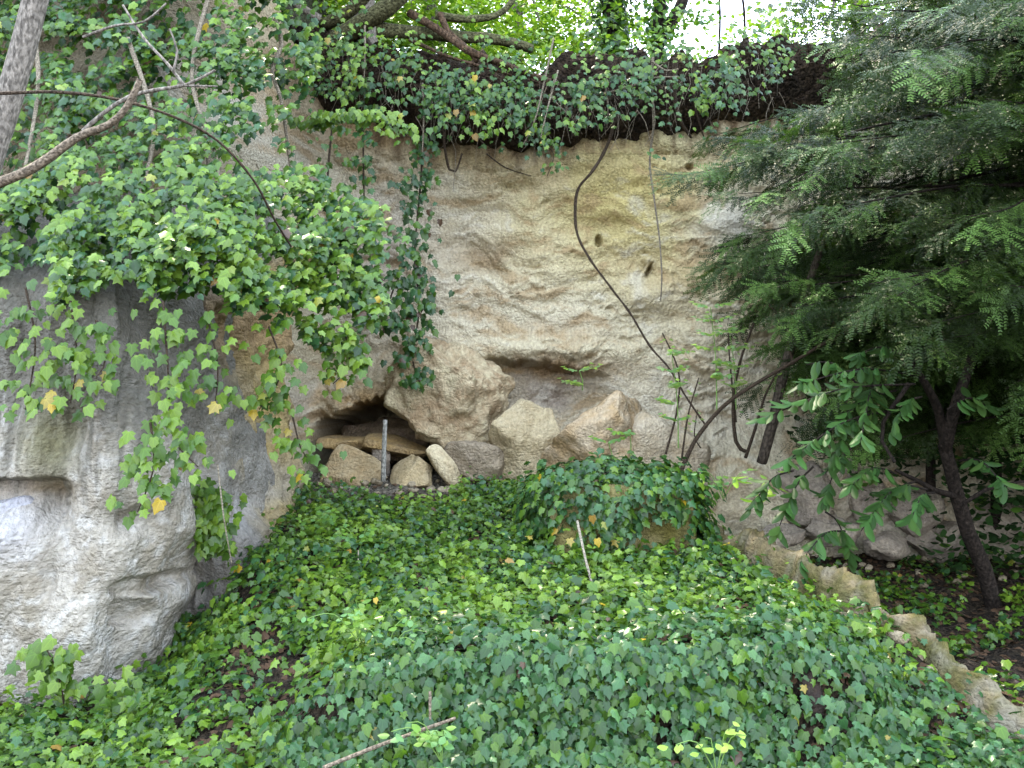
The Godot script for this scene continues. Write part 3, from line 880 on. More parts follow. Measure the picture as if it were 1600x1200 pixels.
	# the wood behind: bright, against the sky
	var back := [
		["birch_tree", "slim tree with bright backlit leaves behind the mossy log", 660, 13.0, 0.09, [[640, 30, 12.5, 0.9, 0.5], [560, 30, 12.5, 0.7, 0.5], [690, 90, 12.5, 1.2, 0.2], [720, 50, 13, 0.9, 0.35], [690, -60, 13, 1.2, 0.8], [600, -90, 13, 1.2, 0.8]]],
		["birch_tree", "tree with yellow-green backlit leaves right of the arching branch", 800, 14.5, 0.10, [[790, 30, 14, 1.0, 0.4], [850, 40, 14.5, 0.7, 0.4], [820, -70, 14.5, 1.2, 0.8], [900, -130, 14.5, 1.3, 0.7], [930, 40, 14.5, 0.8, 0.5], [860, 95, 14.0, 1.3, 0.2]]],
		["birch_tree", "farther tree with pale leaves showing between log and ivy-clad trunk", 740, 18.0, 0.12, [[720, 40, 18, 1.3, 0.5], [830, 60, 18, 1.2, 0.3], [760, -40, 18, 1.5, 0.9], [680, 0, 18, 1.2, 0.8]]],
		["hazel_bush", "tall bright bush on the rim at the top left corner", 430, 12.0, 0.06, [[420, -60, 11.5, 1.2, 0.6], [500, 0, 12, 0.8, 0.6], [300, -150, 11.5, 1.3, 0.7]]],
		["lime_tree", "sunlit tree showing through the yew at top right", 1330, 14.0, 0.13, [[1290, 60, 13.5, 1.1, 0.8], [1400, 120, 13.5, 1.2, 0.9], [1380, -60, 14, 1.6, 1.0], [1500, 40, 14, 1.4, 1.0], [1270, -110, 14, 1.0, 0.6]]],
		["lime_tree", "sunlit tree behind the yew at the right edge", 1560, 13.0, 0.13, [[1540, 150, 12.5, 1.2, 0.9], [1620, 60, 13, 1.4, 1.0], [1600, -80, 13, 1.6, 1.0], [1480, 200, 12.5, 0.9, 0.5]]],
	]
	for b in back:
		var d: float = b[3]
		var foot := at(b[2], 100, d)
		foot.y = upper(foot.x, foot.z) - 0.1
		var cl := []
		for c in b[5]:
			cl.append([at(c[0], c[1], c[2]), Vector3(c[3], c[4], c[3])])
		broad_tree(b[0], b[1], [foot, foot + Vector3(0.1, 1.6, 0), foot + Vector3(0.0, 3.2, 0.1)], b[4], b[4] * 0.6, M.bark_grey, cl, 1150, 0.085, lit)
	# unseen crowns added above the frame to block and dapple the sun
	var over := [[-3.2, 9.4, -12.0, 2.2, "second from the left"], [-1.6, 9.2, -9.6, 2.0, "in the middle, over the turf edge"], [-5.8, 9.0, -10.0, 2.2, "leftmost, over the ivy curtain"]]
	for o in over:
		var c := Vector3(o[0], o[1], o[2])
		var foot := Vector3(o[0], 0, o[2] - 1.5)
		foot.y = upper(foot.x, foot.z) - 0.1
		broad_tree("added_shade_tree", "unseen tall tree added above the quarry to block the sun, " + str(o[4]), [foot, foot.lerp(c, 0.5), c - Vector3(0, 0.8, 0)], 0.16, 0.09, M.bark_grey, [[c, Vector3(o[3], 0.8, o[3])], [c + Vector3(1.2, 0.7, 0.6), Vector3(1.4, 0.7, 1.4)], [c + Vector3(-1.3, 0.5, -0.5), Vector3(1.4, 0.7, 1.4)]], 1300 if o[2] > -9.8 and o[0] > -5.0 else 2200, 0.11, mid, "added trees above the frame that block the sun")


# ---------------------------------------------------------------- yew
func yew_spray() -> ArrayMesh:
	var V := PackedVector3Array()
	var Nn := PackedVector3Array()
	var C := PackedColorArray()
	var I := PackedInt32Array()
	var needle := func(p: Vector3, dir: Vector3, len: float, wid: float, c: Color):
		var s := Vector3(0, 0, 1).cross(dir).normalized() * wid
		var n := (Vector3(rng.randf_range(-0.5, 0.5), rng.randf_range(-0.5, 0.5), 1) - dir * dir.z).normalized()
		var k := V.size()
		V.append_array([p - s * 0.6, p + dir * len * 0.55 - s, p + dir * len, p + dir * len * 0.55 + s, p + s * 0.6])
		for q in 5: Nn.append(n); C.append(c)
		I.append_array([k, k + 3, k + 1, k, k + 4, k + 3, k + 1, k + 3, k + 2])
	var axis := func(p0: Vector3, dir: Vector3, len: float, step: float, nl: float, tipc: float):
		var n := int(len / step)
		for i in n:
			var f := float(i) / n
			var p: Vector3 = p0 + dir * len * f + Vector3(0, 0, -0.12 * len * f * f)
			var side := Vector3(0, 0, 1).cross(dir).normalized()
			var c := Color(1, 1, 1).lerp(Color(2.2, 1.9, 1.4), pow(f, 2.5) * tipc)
			for s in [-1.0, 1.0]:
				var dd: Vector3 = (side * s * 0.85 + dir * 0.55 + Vector3(0, 0, rng.randf_range(-0.22, 0.28))).normalized()
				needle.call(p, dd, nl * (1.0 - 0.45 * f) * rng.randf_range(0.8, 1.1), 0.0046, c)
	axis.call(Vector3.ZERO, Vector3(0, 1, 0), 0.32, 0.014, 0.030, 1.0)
	for k in 7:
		var f := 0.10 + 0.11 * k
		var s := 1.0 if k % 2 else -1.0
		var dir := Vector3(s * 0.74, 0.66, rng.randf_range(-0.35, 0.15)).normalized()
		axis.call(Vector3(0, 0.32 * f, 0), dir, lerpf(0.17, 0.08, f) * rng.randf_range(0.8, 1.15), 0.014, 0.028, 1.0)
	var arr := []
	arr.resize(Mesh.ARRAY_MAX)
	arr[Mesh.ARRAY_VERTEX] = V
	arr[Mesh.ARRAY_NORMAL] = Nn
	arr[Mesh.ARRAY_COLOR] = C
	arr[Mesh.ARRAY_INDEX] = I
	var m := ArrayMesh.new()
	m.add_surface_from_arrays(Mesh.PRIMITIVE_TRIANGLES, arr)
	return m

func yew() -> void:
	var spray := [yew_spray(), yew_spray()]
	M.yew = leaf_mat(0.48, Color(0.5, 0.6, 0.25), null, 0.30)
	var foot := Vector3(4.6, 0.0, -7.0)
	var t := thing("yew_tree", "big dark yew with drooping feathery sprays filling the upper right", "tree", foot)
	put("trunk", tube(spline([foot - Vector3(0, 0.2, 0), foot + Vector3(0.05, 2, 0), foot + Vector3(-0.05, 4, 0.1), foot + Vector3(0, 6.2, 0)], 0.2), 0.22, 0.08, 14, 0.2, 0.1), M.bark_brown, t)
	var X := [[], []]
	var K := [PackedColorArray(), PackedColorArray()]
	var nbr := 0
	var make := func(o: Vector3, dir: Vector3, len: float, droop: float, bright: float):
		var pts := []
		for k in 6:
			var f := k / 5.0
			pts.append(o + dir * len * f + Vector3(0, -droop * len * f * f, 0) + rv(0.04) * f)
		var sp := spline(pts, 0.06)
		put("branch", tube(sp, 0.007 + 0.004 * len, 0.002, 6), M.bark_dark, t)
		var n := sp.size()
		for k in range(int(n * 0.18), n):
			var tan := (sp[mini(k + 1, n - 1)] - sp[maxi(k - 1, 0)]).normalized()
			var f := float(k) / n
			var side := tan.cross(Vector3.UP).normalized()
			for s in [-1.0, 1.0]:
				if rng.randf() > 0.55: continue
				var d: Vector3 = (tan * 0.75 + side * s * rr(0.2, 1.0) + Vector3(0, rr(-0.8, 0.15), 0)).normalized()
				var up: Vector3 = (Vector3(0, 0.85, 0.6) + rv(0.5))
				var base := sp[k] + rv(0.03)
				var reach := rr(0.0, 0.35) * (1.0 - f)
				base += d * reach
				var z := (up - d * up.dot(d)).normalized()
				var sc := rr(0.75, 1.2)
				var q := rng.randi() % 2
				X[q].append(Transform3D(Basis(d.cross(z) * sc, d * sc, z * sc), base - foot))
				var g: float = bright * (0.35 + 1.7 * pow(rng.randf(), 2.5))
				K[q].append(Color(0.043 * g, 0.078 * g, 0.016 * g))
	for k in 210:
		var f := k / 209.0
		var y := lerpf(1.45, 5.3, pow(f, 1.15))
		var a := k * 2.399 + rr(-0.3, 0.3)
		# mostly to the left and towards the camera, where the light is
		if rng.randf() < 0.6: a = rr(PI * 0.6, PI * 1.3)
		var dir := Vector3(cos(a), 0.0, -sin(a))
		var reach := table([1.0, 1.6, 1.6, 2.2, 2.2, 2.9, 2.8, 3.2, 3.7, 3.3, 4.2, 2.6, 5.4, 1.0], y) * rr(0.72, 1.04)
		dir.y = rr(-0.10, 0.22)
		make.call(foot + Vector3(0, y, 0), dir.normalized(), reach, rr(0.08, 0.26) * smoothstep(0.9, 2.2, y), rr(0.75, 1.4))
	# bright young fronds at the right edge, nearest the camera
	for b in [[1740, 330, 6.0, 1480, 400], [1740, 280, 5.8, 1520, 320], [1740, 420, 5.8, 1580, 440]]:
		var o := at(b[0], b[1], b[2])
		var e := at(b[3], b[4], b[2] - 0.3)
		make.call(o, (e - o).normalized(), o.distance_to(e), 0.06, 1.2)
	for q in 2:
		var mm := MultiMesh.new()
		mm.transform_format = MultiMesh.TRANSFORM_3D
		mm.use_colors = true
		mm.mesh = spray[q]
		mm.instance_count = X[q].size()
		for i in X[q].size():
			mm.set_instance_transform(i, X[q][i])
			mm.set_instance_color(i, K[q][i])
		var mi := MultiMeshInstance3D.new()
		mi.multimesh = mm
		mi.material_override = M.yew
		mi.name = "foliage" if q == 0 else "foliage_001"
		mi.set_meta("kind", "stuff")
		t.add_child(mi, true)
	# dark evergreen scrub closing the wood at the right
	for b in [[Vector3(5.2, 0.9, -8.2), "dense dark evergreen bush in deep shade at the right edge"], [Vector3(6.4, 1.4, -6.2), "dark bush beside the yew beyond the right edge"], [Vector3(4.0, 2.3, -8.3), "dark evergreen bush high behind the yew's lower branches"], [Vector3(4.3, 1.0, -8.1), "dark evergreen bush behind the slanting laurel trunk, against the cliff foot"], [Vector3(5.4, 1.7, -7.3), "dark evergreen bush low under the yew at the right edge"], [Vector3(3.5, 1.6, -8.4), "dark evergreen bush behind the laurel leaves under the yew"], [Vector3(5.5, 2.6, -7.9), "dark evergreen thicket behind the yew at the right edge, halfway up"]]:
		var s := thing("evergreen_bush", b[1], "bush", Vector3(b[0].x, 0, b[0].z))
		put("stem", tube(spline([Vector3(b[0].x, -0.1, b[0].z), b[0]], 0.1), 0.05, 0.03, 8), M.bark_dark, s)
		var L := Leaves.new()
		cloud(L, b[0], Vector3(0.75, 0.8, 0.5), 2600, 0.08, [3, 3, 10, 4, 0, 0.8])
		commit(L, s, M.m_broad, M.broad, 0)


func laurel() -> void:
	var d := 6.3
	var t := thing("laurel_shrub", "cherry laurel with long drooping glossy leaves on a dark slanting trunk", "shrub", at(1552, 945, 6.9))
	put("trunk", tube(spline(pxs([[1556, 965, 6.9], [1538, 890, 6.8], [1512, 830, 6.7], [1492, 760, 6.6], [1476, 695, 6.5]]), 0.1), 0.058, 0.042, 12, 0.12), M.bark_dark, t)
	put("limb", tube(spline(pxs([[1477, 700, 6.5], [1488, 650, 6.4], [1505, 600, 6.4], [1530, 520, 6.5]]), 0.1), 0.045, 0.025, 10, 0.1), M.bark_dark, t)
	put("limb", tube(spline(pxs([[1477, 700, 6.5], [1466, 640, 6.4], [1440, 590, 6.2], [1420, 560, 6.1]]), 0.1), 0.035, 0.018, 10, 0.1), M.bark_dark, t)
	put("limb", tube(spline(pxs([[1494, 775, 6.6], [1460, 766, 6.5], [1435, 752, 6.4], [1400, 735, 6.2]]), 0.1), 0.022, 0.01, 8, 0.1), M.bark_dark, t)
	put("limb", tube(spline(pxs([[1500, 790, 6.6], [1540, 765, 6.6], [1600, 752, 6.7]]), 0.1), 0.016, 0.008, 8, 0.1), M.bark_dark, t)
	put("limb", tube(spline(pxs([[1420, 600, 6.2], [1380, 660, 6.1], [1378, 690, 6.0], [1398, 722, 5.9]]), 0.1), 0.016, 0.01, 8, 0.1), M.bark_dark, t)
	var L := Leaves.new()
	# twigs: start, end, number of leaves
	var twigs := [
		[1440, 590, 1250, 600, 15], [1430, 600, 1190, 655, 22], [1400, 610, 1280, 690, 15], [1420, 560, 1330, 560, 10], [1370, 590, 1345, 690, 14], [1400, 640, 1230, 720, 14],
		[1360, 640, 1290, 740, 12], [1440, 620, 1390, 680, 10], [1240, 735, 1170, 800, 12], [1270, 730, 1215, 830, 14], [1330, 700, 1285, 790, 12],
		[1450, 765, 1370, 790, 14], [1430, 752, 1345, 830, 16], [1460, 770, 1420, 820, 10], [1400, 740, 1330, 760, 12], [1500, 720, 1570, 760, 10], [1480, 640, 1550, 640, 10], [1340, 600, 1260, 570, 9],
		[1290, 800, 1330, 870, 9], [1320, 830, 1250, 880, 10],
	]
	for w in twigs:
		var a := at(w[0], w[1], d + rr(-0.3, 0.3))
		var b := at(w[2], w[3], d + rr(-0.7, 0.0))
		var m := a.lerp(b, 0.5) + Vector3(0, 0.07, 0)
		var sp := spline([a, m, b], 0.02)
		put("twig", tube(sp, 0.007, 0.003, 6), M.bark_dark, t)
		for k in int(w[4] * 1.8):
			var f: float = 0.25 + 0.75 * rng.randf()
			var p := sp[mini(int(f * (sp.size() - 1)), sp.size() - 1)]
			var tan := (b - a).normalized()
			var side := tan.cross(Vector3.UP).normalized() * (1 if k % 2 else -1)
			var tip := tan * rr(0.1, 0.7) + side * rr(0.1, 0.8) + Vector3(0, rr(-1.8, -0.1), 0)
			L.add(p, Vector3(rr(-0.5, 0.5), 1.0, rr(0.2, 1.0)), tip, rr(0.08, 0.145), pick([10, 5, 11, 2, 3, 3]))
	# a young shoot with fresh light leaves
	for k in 16:
		L.add(at(rr(1085, 1240), rr(735, 790), 6.6), Vector3(rr(-0.5, 0.5), 1, rr(0, 0.8)), Vector3(rr(-1, 1), rr(-0.8, 0.3), rr(-0.5, 1)), rr(0.09, 0.13), pick([4, 3, 9, 2.0, 2, 2]))
	commit(L, t, M.m_long, M.laurel, 300)


# ---------------------------------------------------------------- ivy
func ground_tone(x: float, z: float) -> int:
	var n := na.get_noise_2d(x * 1.2, z * 1.2 + 30.0)
	if -z < 4.6 and x > -0.9:
		return pick([5, 4, 0, 3, 8, 3, 3, 2, 1, 1.5, 6, 0.06, 7, 0.05])
	if n > 0.12: return pick([1, 3, 2, 4, 4, 2.0, 0, 1, 6, 0.06])
	return pick([0, 4, 1, 4, 5, 2, 3, 1.0, 2, 1.5, 6, 0.07, 7, 0.05])

func ivy_here(x: float, z: float) -> float:
	var d := -z
	var s := ridge_side(x, d)
	var px := 800.0 + x / d * F
	var py := 600.0 + (EYE - H(x, z)) / d * F
	if d > 8.15 - 0.6 * smoothstep(-1.4, -0.9, x) * smoothstep(-0.2, -0.6, x) + 0.2 * na.get_noise_1d(x * 4.0): return 0.0
	if d > 7.5 and x < -0.5: return 0.25 if d < 7.9 else 0.0
	if s > -0.15 and s < 0.14: return 0.22 if d < 6.4 else 0.4
	var k := 1.0
	if s >= 0.16:
		k = clampf(nb.get_noise_2d(x * 1.8, z * 1.8 + 9.0) * 1.2 + 0.04, 0.0, 0.40)
		if d < 4.35: k = 0.85
	k *= clampf(0.78 + 1.3 * nb.get_noise_2d(x * 2.6, z * 2.6 + 50.0), 0.12, 1.0)
	k *= 1.0 - 1.0 * bump(px, py, 430, 1060, 95, 48)
	k *= 1.0 - 0.95 * bump(px, py, 480, 1115, 115, 40)
	k *= 1.0 - 0.90 * bump(px, py, 40, 1110, 90, 32)
	k *= 1.0 - 0.55 * bump(px, py, 290, 1170, 120, 18)
	k *= 1.0 - 0.6 * bump(px, py, 1320, 1085, 26, 40)
	return k

func ivy_ground() -> void:
	var t := thing("ivy_carpet", "carpet of glossy green ivy covering the slope and bank in the foreground", "ivy", Vector3(0, 0.3, -5))
	var L := Leaves.new()
	for n in 124000:
		var d := sqrt(lerpf(3.5 * 3.5, 8.3 * 8.3, rng.randf()))
		var x := rr(-0.58, 0.86) * d
		var k := ivy_here(x, -d)
		if k <= 0.0 or rng.randf() > k: continue
		var nr := Hn(x, -d)
		var reps := int(1.0 / maxf(nr.y, 0.3) - 1.0 + rng.randf()) + 1
		for r in reps:
			var xx := x + rr(-0.02, 0.02)
			var zz := -d + rr(-0.02, 0.02)
			var lift := absf(rng.randfn()) * 0.055 + 0.01 + 0.05 * maxf(0, nb.get_noise_2d(xx * 5.0, zz * 5.0))
			var p := Vector3(xx, H(xx, zz), zz) + nr * lift + rv(0.015)
			var nn := (nr * 0.8 + Vector3(0, 0.4, 0.25) + rv(0.8)).normalized()
			var tip := Vector3(rr(-1, 1), rr(-0.5, 0.1), rr(-0.6, 1.2)) + Vector3(nr.x, -0.6 * (1.0 - nr.y) * 3.0, nr.z)
			L.add(p, nn, tip, (rr(0.030, 0.058) if rng.randf() < 0.7 else rr(0.018, 0.034)) * (1.0 if d < 6.5 else 0.9), ground_tone(xx, zz))
	# the steep front of the bank
	for n in 7000:
		var x := rr(-0.95, 1.75)
		var d := rr(4.10, 4.42)
		var k := ivy_here(x, -d)
		if rng.randf() > k * 1.3: continue
		var nr := Hn(x, -d)
		if nr.y > 0.8: continue
		L.add(Vector3(x, H(x, -d), -d) + nr * (0.02 + absf(rng.randfn()) * 0.05) + rv(0.02), nr + Vector3(0, 0.5, 0.4) + rv(0.7), Vector3(rr(-0.9, 0.9), -1.0, 0.4), rr(0.032, 0.058), ground_tone(x, -d))
	commit(L, t, M.m_ivy, M.ivy, 300, M.m_ivy2)
	# ivy over the block
	t = thing("block_ivy", "darker ivy heaped over the top and sides of the mossy block", "ivy", Vector3(0.75, 0.9, -6.5))
	L = Leaves.new()
	for n in 6800:
		var a := rr(0, TAU)
		var th := asin(rr(-0.55, 1.0))
		var dir := Vector3(cos(a) * cos(th), sin(th), sin(a) * cos(th))
		var p := Vector3(0.68, 0.60, -6.64) + (1.0 + 0.35 * nb.get_noise_3dv(dir * 1.6)) * dir / pow(pow(absf(dir.x), 4.0) + pow(absf(dir.y), 4.0) + pow(absf(dir.z), 4.0), 0.25) * Vector3(0.52, 0.40, 0.47) * (1.0 + absf(rng.randfn()) * 0.10)
		var px := 800.0 - p.x / p.z * F
		var py := 600.0 + (p.y - EYE) / p.z * F
		var keep := 1.0 - 1.15 * bump(px, py, 1040, 845, 66, 52)
		if py > 820: keep *= 0.85
		if rng.randf() > keep: continue
		L.add(p, dir + Vector3(0, 0.5, 0.2) + rv(0.6), Vector3(rr(-0.7, 0.7), -1, rr(-0.2, 0.6)) + dir * 0.4, rr(0.038, 0.06), pick([0, 3, 5, 3, 3, 2.4, 1, 2, 8, 1.5, 2, 0.7, 6, 0.06]))
	for y in [[925, 806], [945, 816], [933, 842], [890, 842]]:
		L.add(at(y[0], y[1], 6.0), Vector3(0, 0.4, 1) + rv(0.3), Vector3(0.2, -1, 0), 0.05, 6)
	commit(L, t, M.m_ivy, M.ivy, 300, M.m_ivy2)
	# sprigs climbing at the foot of the buttress
	for s in [[100, 1085, 70, 1010, 5.0, "ivy sprig climbing the foot of the buttress, left of two", 70], [215, 1110, 190, 1060, 4.95, "ivy sprig at the foot of the buttress beside the ivy slope, right of two", 40], [330, 860, 320, 760, 5.9, "ivy climbing the dark gap between the buttress and the pillar", 190]]:
		t = thing("ivy_sprig", s[5], "ivy", at(s[0], s[1], s[4]))
		put("stem", tube(spline([at(s[0], s[1] + 15, s[4]), at((s[0] + s[2]) * 0.5 + 4, (s[1] + s[3]) * 0.5, s[4] - 0.03), at(s[2], s[3], s[4])], 0.03), 0.005, 0.003, 6), M.root, t)
		L = Leaves.new()
		for n in s[6]:
			var f := rng.randf()
			L.add(at(lerpf(s[0], s[2], f) + rng.randfn() * 20.0, lerpf(s[1], s[3], f) + rng.randfn() * 8.0, s[4] + rr(-0.1, 0.04)), Vector3(rr(-0.5, 0.5), 0.5, 1) + rv(0.3), Vector3(rr(-1, 1), -0.8, 0.3), rr(0.045, 0.08), pick([1, 3, 2, 3, 0, 2.0]))
		commit(L, t, M.m_ivy, M.ivy, 300, M.m_ivy2)


func curtain_depth(px: float, py: float) -> float:
	return table([-100, 6.6, 0, 6.4, 120, 6.15, 220, 5.8, 330, 5.25, 420, 5.0, 520, 4.95, 700, 4.9], py) + 0.9 * smoothstep(330.0, 560.0, px) + 0.25 * na.get_noise_2d(px * 0.012, py * 0.012)

func ivy_curtain() -> void:
	var t := thing("ivy_curtain", "great curtain of bright ivy hanging over the rocks at upper left", "ivy", at(230, 350, 5.4))
	var L := Leaves.new()
	var low := [-120, 470, 0, 450, 60, 430, 110, 500, 160, 470, 210, 455, 260, 490, 340, 478, 420, 520, 480, 560, 560, 590, 600, 540, 625, 400]
	var right := [-60, 520, 60, 515, 130, 500, 200, 450, 260, 490, 300, 560, 340, 610, 430, 610, 520, 590, 600, 570]
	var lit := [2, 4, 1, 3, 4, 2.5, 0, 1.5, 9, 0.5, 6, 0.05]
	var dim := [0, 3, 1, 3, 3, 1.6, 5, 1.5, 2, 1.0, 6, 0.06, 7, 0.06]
	# sprays: short shoots that stand out and droop, each a fan of leaves
	for n in 2700:
		var px := rr(-140, 625)
		var py := rr(-120, 600)
		if py > table(low, px) - 8.0 or px > table(right, py) - 6.0: continue
		var dens := 0.32 + 1.9 * nb.get_noise_2d(px * 0.010, py * 0.013)
		dens += 0.45 * smoothstep(230.0, 330.0, py)
		for h in [[215, 310, 40, 26], [30, 350, 60, 30], [420, 235, 40, 40], [300, 160, 40, 20], [120, 215, 50, 20], [60, 400, 50, 20], [330, 455, 50, 16], [60, 80, 40, 24]]:
			dens -= 1.1 * bump(px, py, h[0], h[1], h[2], h[3])
		if rng.randf() > dens: continue
		var d := curtain_depth(px, py)
		var o := at(px, py, d + 0.25)
		var up := rr(0.0, 1.0) < 0.6
		var dir := Vector3(rr(-0.6, 0.6), rr(-0.1, 0.6), 1.0).normalized()
		var len := rr(0.14, 0.36)
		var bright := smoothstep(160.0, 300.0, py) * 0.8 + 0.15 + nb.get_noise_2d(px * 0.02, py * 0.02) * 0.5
		var cnt := rng.randi_range(8, 15)
		for k in cnt:
			var f := float(k + 1) / cnt
			var p := o + dir * len * f + Vector3(0, -0.28 * len * f * f * 2.0, 0) + rv(0.05)
			var sd := 1.0 if k % 2 else -1.0
			var qx := 800.0 - p.x / p.z * F
			var qy := 600.0 + (p.y - EYE) / p.z * F
			if qy > table(low, qx) - 28.0 + 16.0 * sin(qx * 0.09) + 40.0 * nb.get_noise_1d(qx * 0.02): continue
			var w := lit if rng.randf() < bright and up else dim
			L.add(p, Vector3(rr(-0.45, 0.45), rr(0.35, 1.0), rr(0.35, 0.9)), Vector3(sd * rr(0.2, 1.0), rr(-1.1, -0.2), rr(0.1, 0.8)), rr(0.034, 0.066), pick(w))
	# thin leaves lying on the rock behind
	for n in 3500:
		var px := rr(-140, 560)
		var py := rr(-120, 480)
		if py > table(low, px) - 30.0 or px > table(right, py) - 10.0: continue
		if bump(px, py, 420, 235, 38, 36) > 0.4: continue
		L.add(at(px, py, curtain_depth(px, py) + rr(0.2, 0.45)), Vector3(rr(-0.5, 0.5), 0.6, 1), Vector3(rr(-0.6, 0.6), -1, 0.3), rr(0.04, 0.065), pick(dim))
	commit(L, t, M.m_ivy, M.ivy, 300, M.m_ivy2)
	# its woody stems
	for s in [[[40, -20, 6.3], [60, 120, 6.1], [40, 260, 5.7]], [[330, -20, 6.6], [300, 120, 6.3], [340, 260, 6.0], [330, 380, 5.7]], [[430, 30, 6.9], [440, 70, 6.9], [425, 110, 6.8], [440, 160, 6.7], [455, 270, 6.8]], [[200, 60, 6.3], [240, 200, 6.0], [210, 330, 5.6]], [[322, 200, 6.4], [326, 280, 6.3], [320, 380, 6.2]]]:
		put("stem", tube(spline(pxs(s), 0.06), 0.016, 0.01, 8, 0.2), M.root_pale, t)

	# tassels hanging below it
	var tassels := [
		[[[40, 450, 5.0], [55, 540, 4.95], [40, 640, 4.95]], 95, "ivy tassel hanging before the buttress at the far left edge"],
		[[[110, 470, 5.0], [120, 560, 4.95], [110, 630, 4.95]], 85, "ivy tassel second from the left edge, before the dark stained rock"],
		[[[150, 500, 5.0], [165, 560, 4.95], [150, 590, 4.9]], 55, "short leafy ivy tassel over the top of the buttress"],
		[[[255, 470, 5.0], [262, 570, 4.95], [270, 680, 4.95], [310, 730, 4.95]], 150, "longest ivy tassel with yellow leaves over the gap beside the buttress"],
		[[[235, 660, 4.95], [240, 730, 4.93], [215, 800, 4.92]], 80, "lowest ivy tassel with a yellow leaf hanging on the buttress"],
		[[[320, 480, 5.2], [340, 570, 5.2], [335, 640, 5.2]], 60, "sparse ivy tassel before the dark pillar"],
		[[[420, 510, 5.5], [440, 580, 5.5], [405, 640, 5.5]], 95, "ivy tassel with yellow leaves at the right edge of the pillar"],
		[[[455, 640, 5.6], [470, 700, 5.6], [490, 725, 5.6]], 60, "small ivy tassel ending in yellow leaves left of the cave"],
		[[[540, 520, 5.9], [545, 570, 5.9], [520, 600, 5.9]], 85, "ivy tassel above the left tip of the cave"],
	]
	for s in tassels:
		var pts := pxs(s[0])
		t = thing("ivy_tassel", s[2], "ivy", pts[0], "ivy tassels under the curtain")
		var sp := spline(pts, 0.03)
		put("stem", tube(sp, 0.006, 0.003, 6), M.root, t)
		L = Leaves.new()
		for k in int(s[1] * 0.62):
			var f := pow(rng.randf(), 0.7)
			var p := sp[int(f * (sp.size() - 1))]
			var yellow := f > 0.7 and rng.randf() < 0.10
			L.add(p + Vector3(rng.randfn() * 0.075, rng.randfn() * 0.04, rr(-0.06, 0.12)), Vector3(rr(-0.5, 0.5), rr(0.2, 0.9), 0.9), Vector3(rr(-0.8, 0.8), -1, 0.3), rr(0.040, 0.070), 6 if yellow else pick([1, 3, 2, 3, 0, 2, 4, 1.0]))
		commit(L, t, M.m_ivy, M.ivy, 300, M.m_ivy2)


func strand(called: String, label: String, pts: Array, n: int, spread: float, size: float, weights: Array, r := 0.006, mat: Material = null, group := "") -> void:
	var t := thing(called, label, "ivy", pts[0], group)
	var sp := spline(pts, 0.04)
	put("stem", tube(sp, r, r * 0.6, 6, 0.15), mat if mat else M.root, t)
	var L := Leaves.new()
	for k in n:
		var p := sp[int(rng.randf() * (sp.size() - 1))]
		L.add(p + Vector3(rng.randfn() * spread, rr(-0.03, 0.03), rr(-0.02, 0.14)), Vector3(rr(-0.6, 0.6), rr(0.1, 0.9), 0.9), Vector3(rr(-0.8, 0.8), -1, 0.2), size * rr(0.7, 1.25), pick(weights))
	commit(L, t, M.m_ivy, M.ivy, 60, M.m_ivy2)


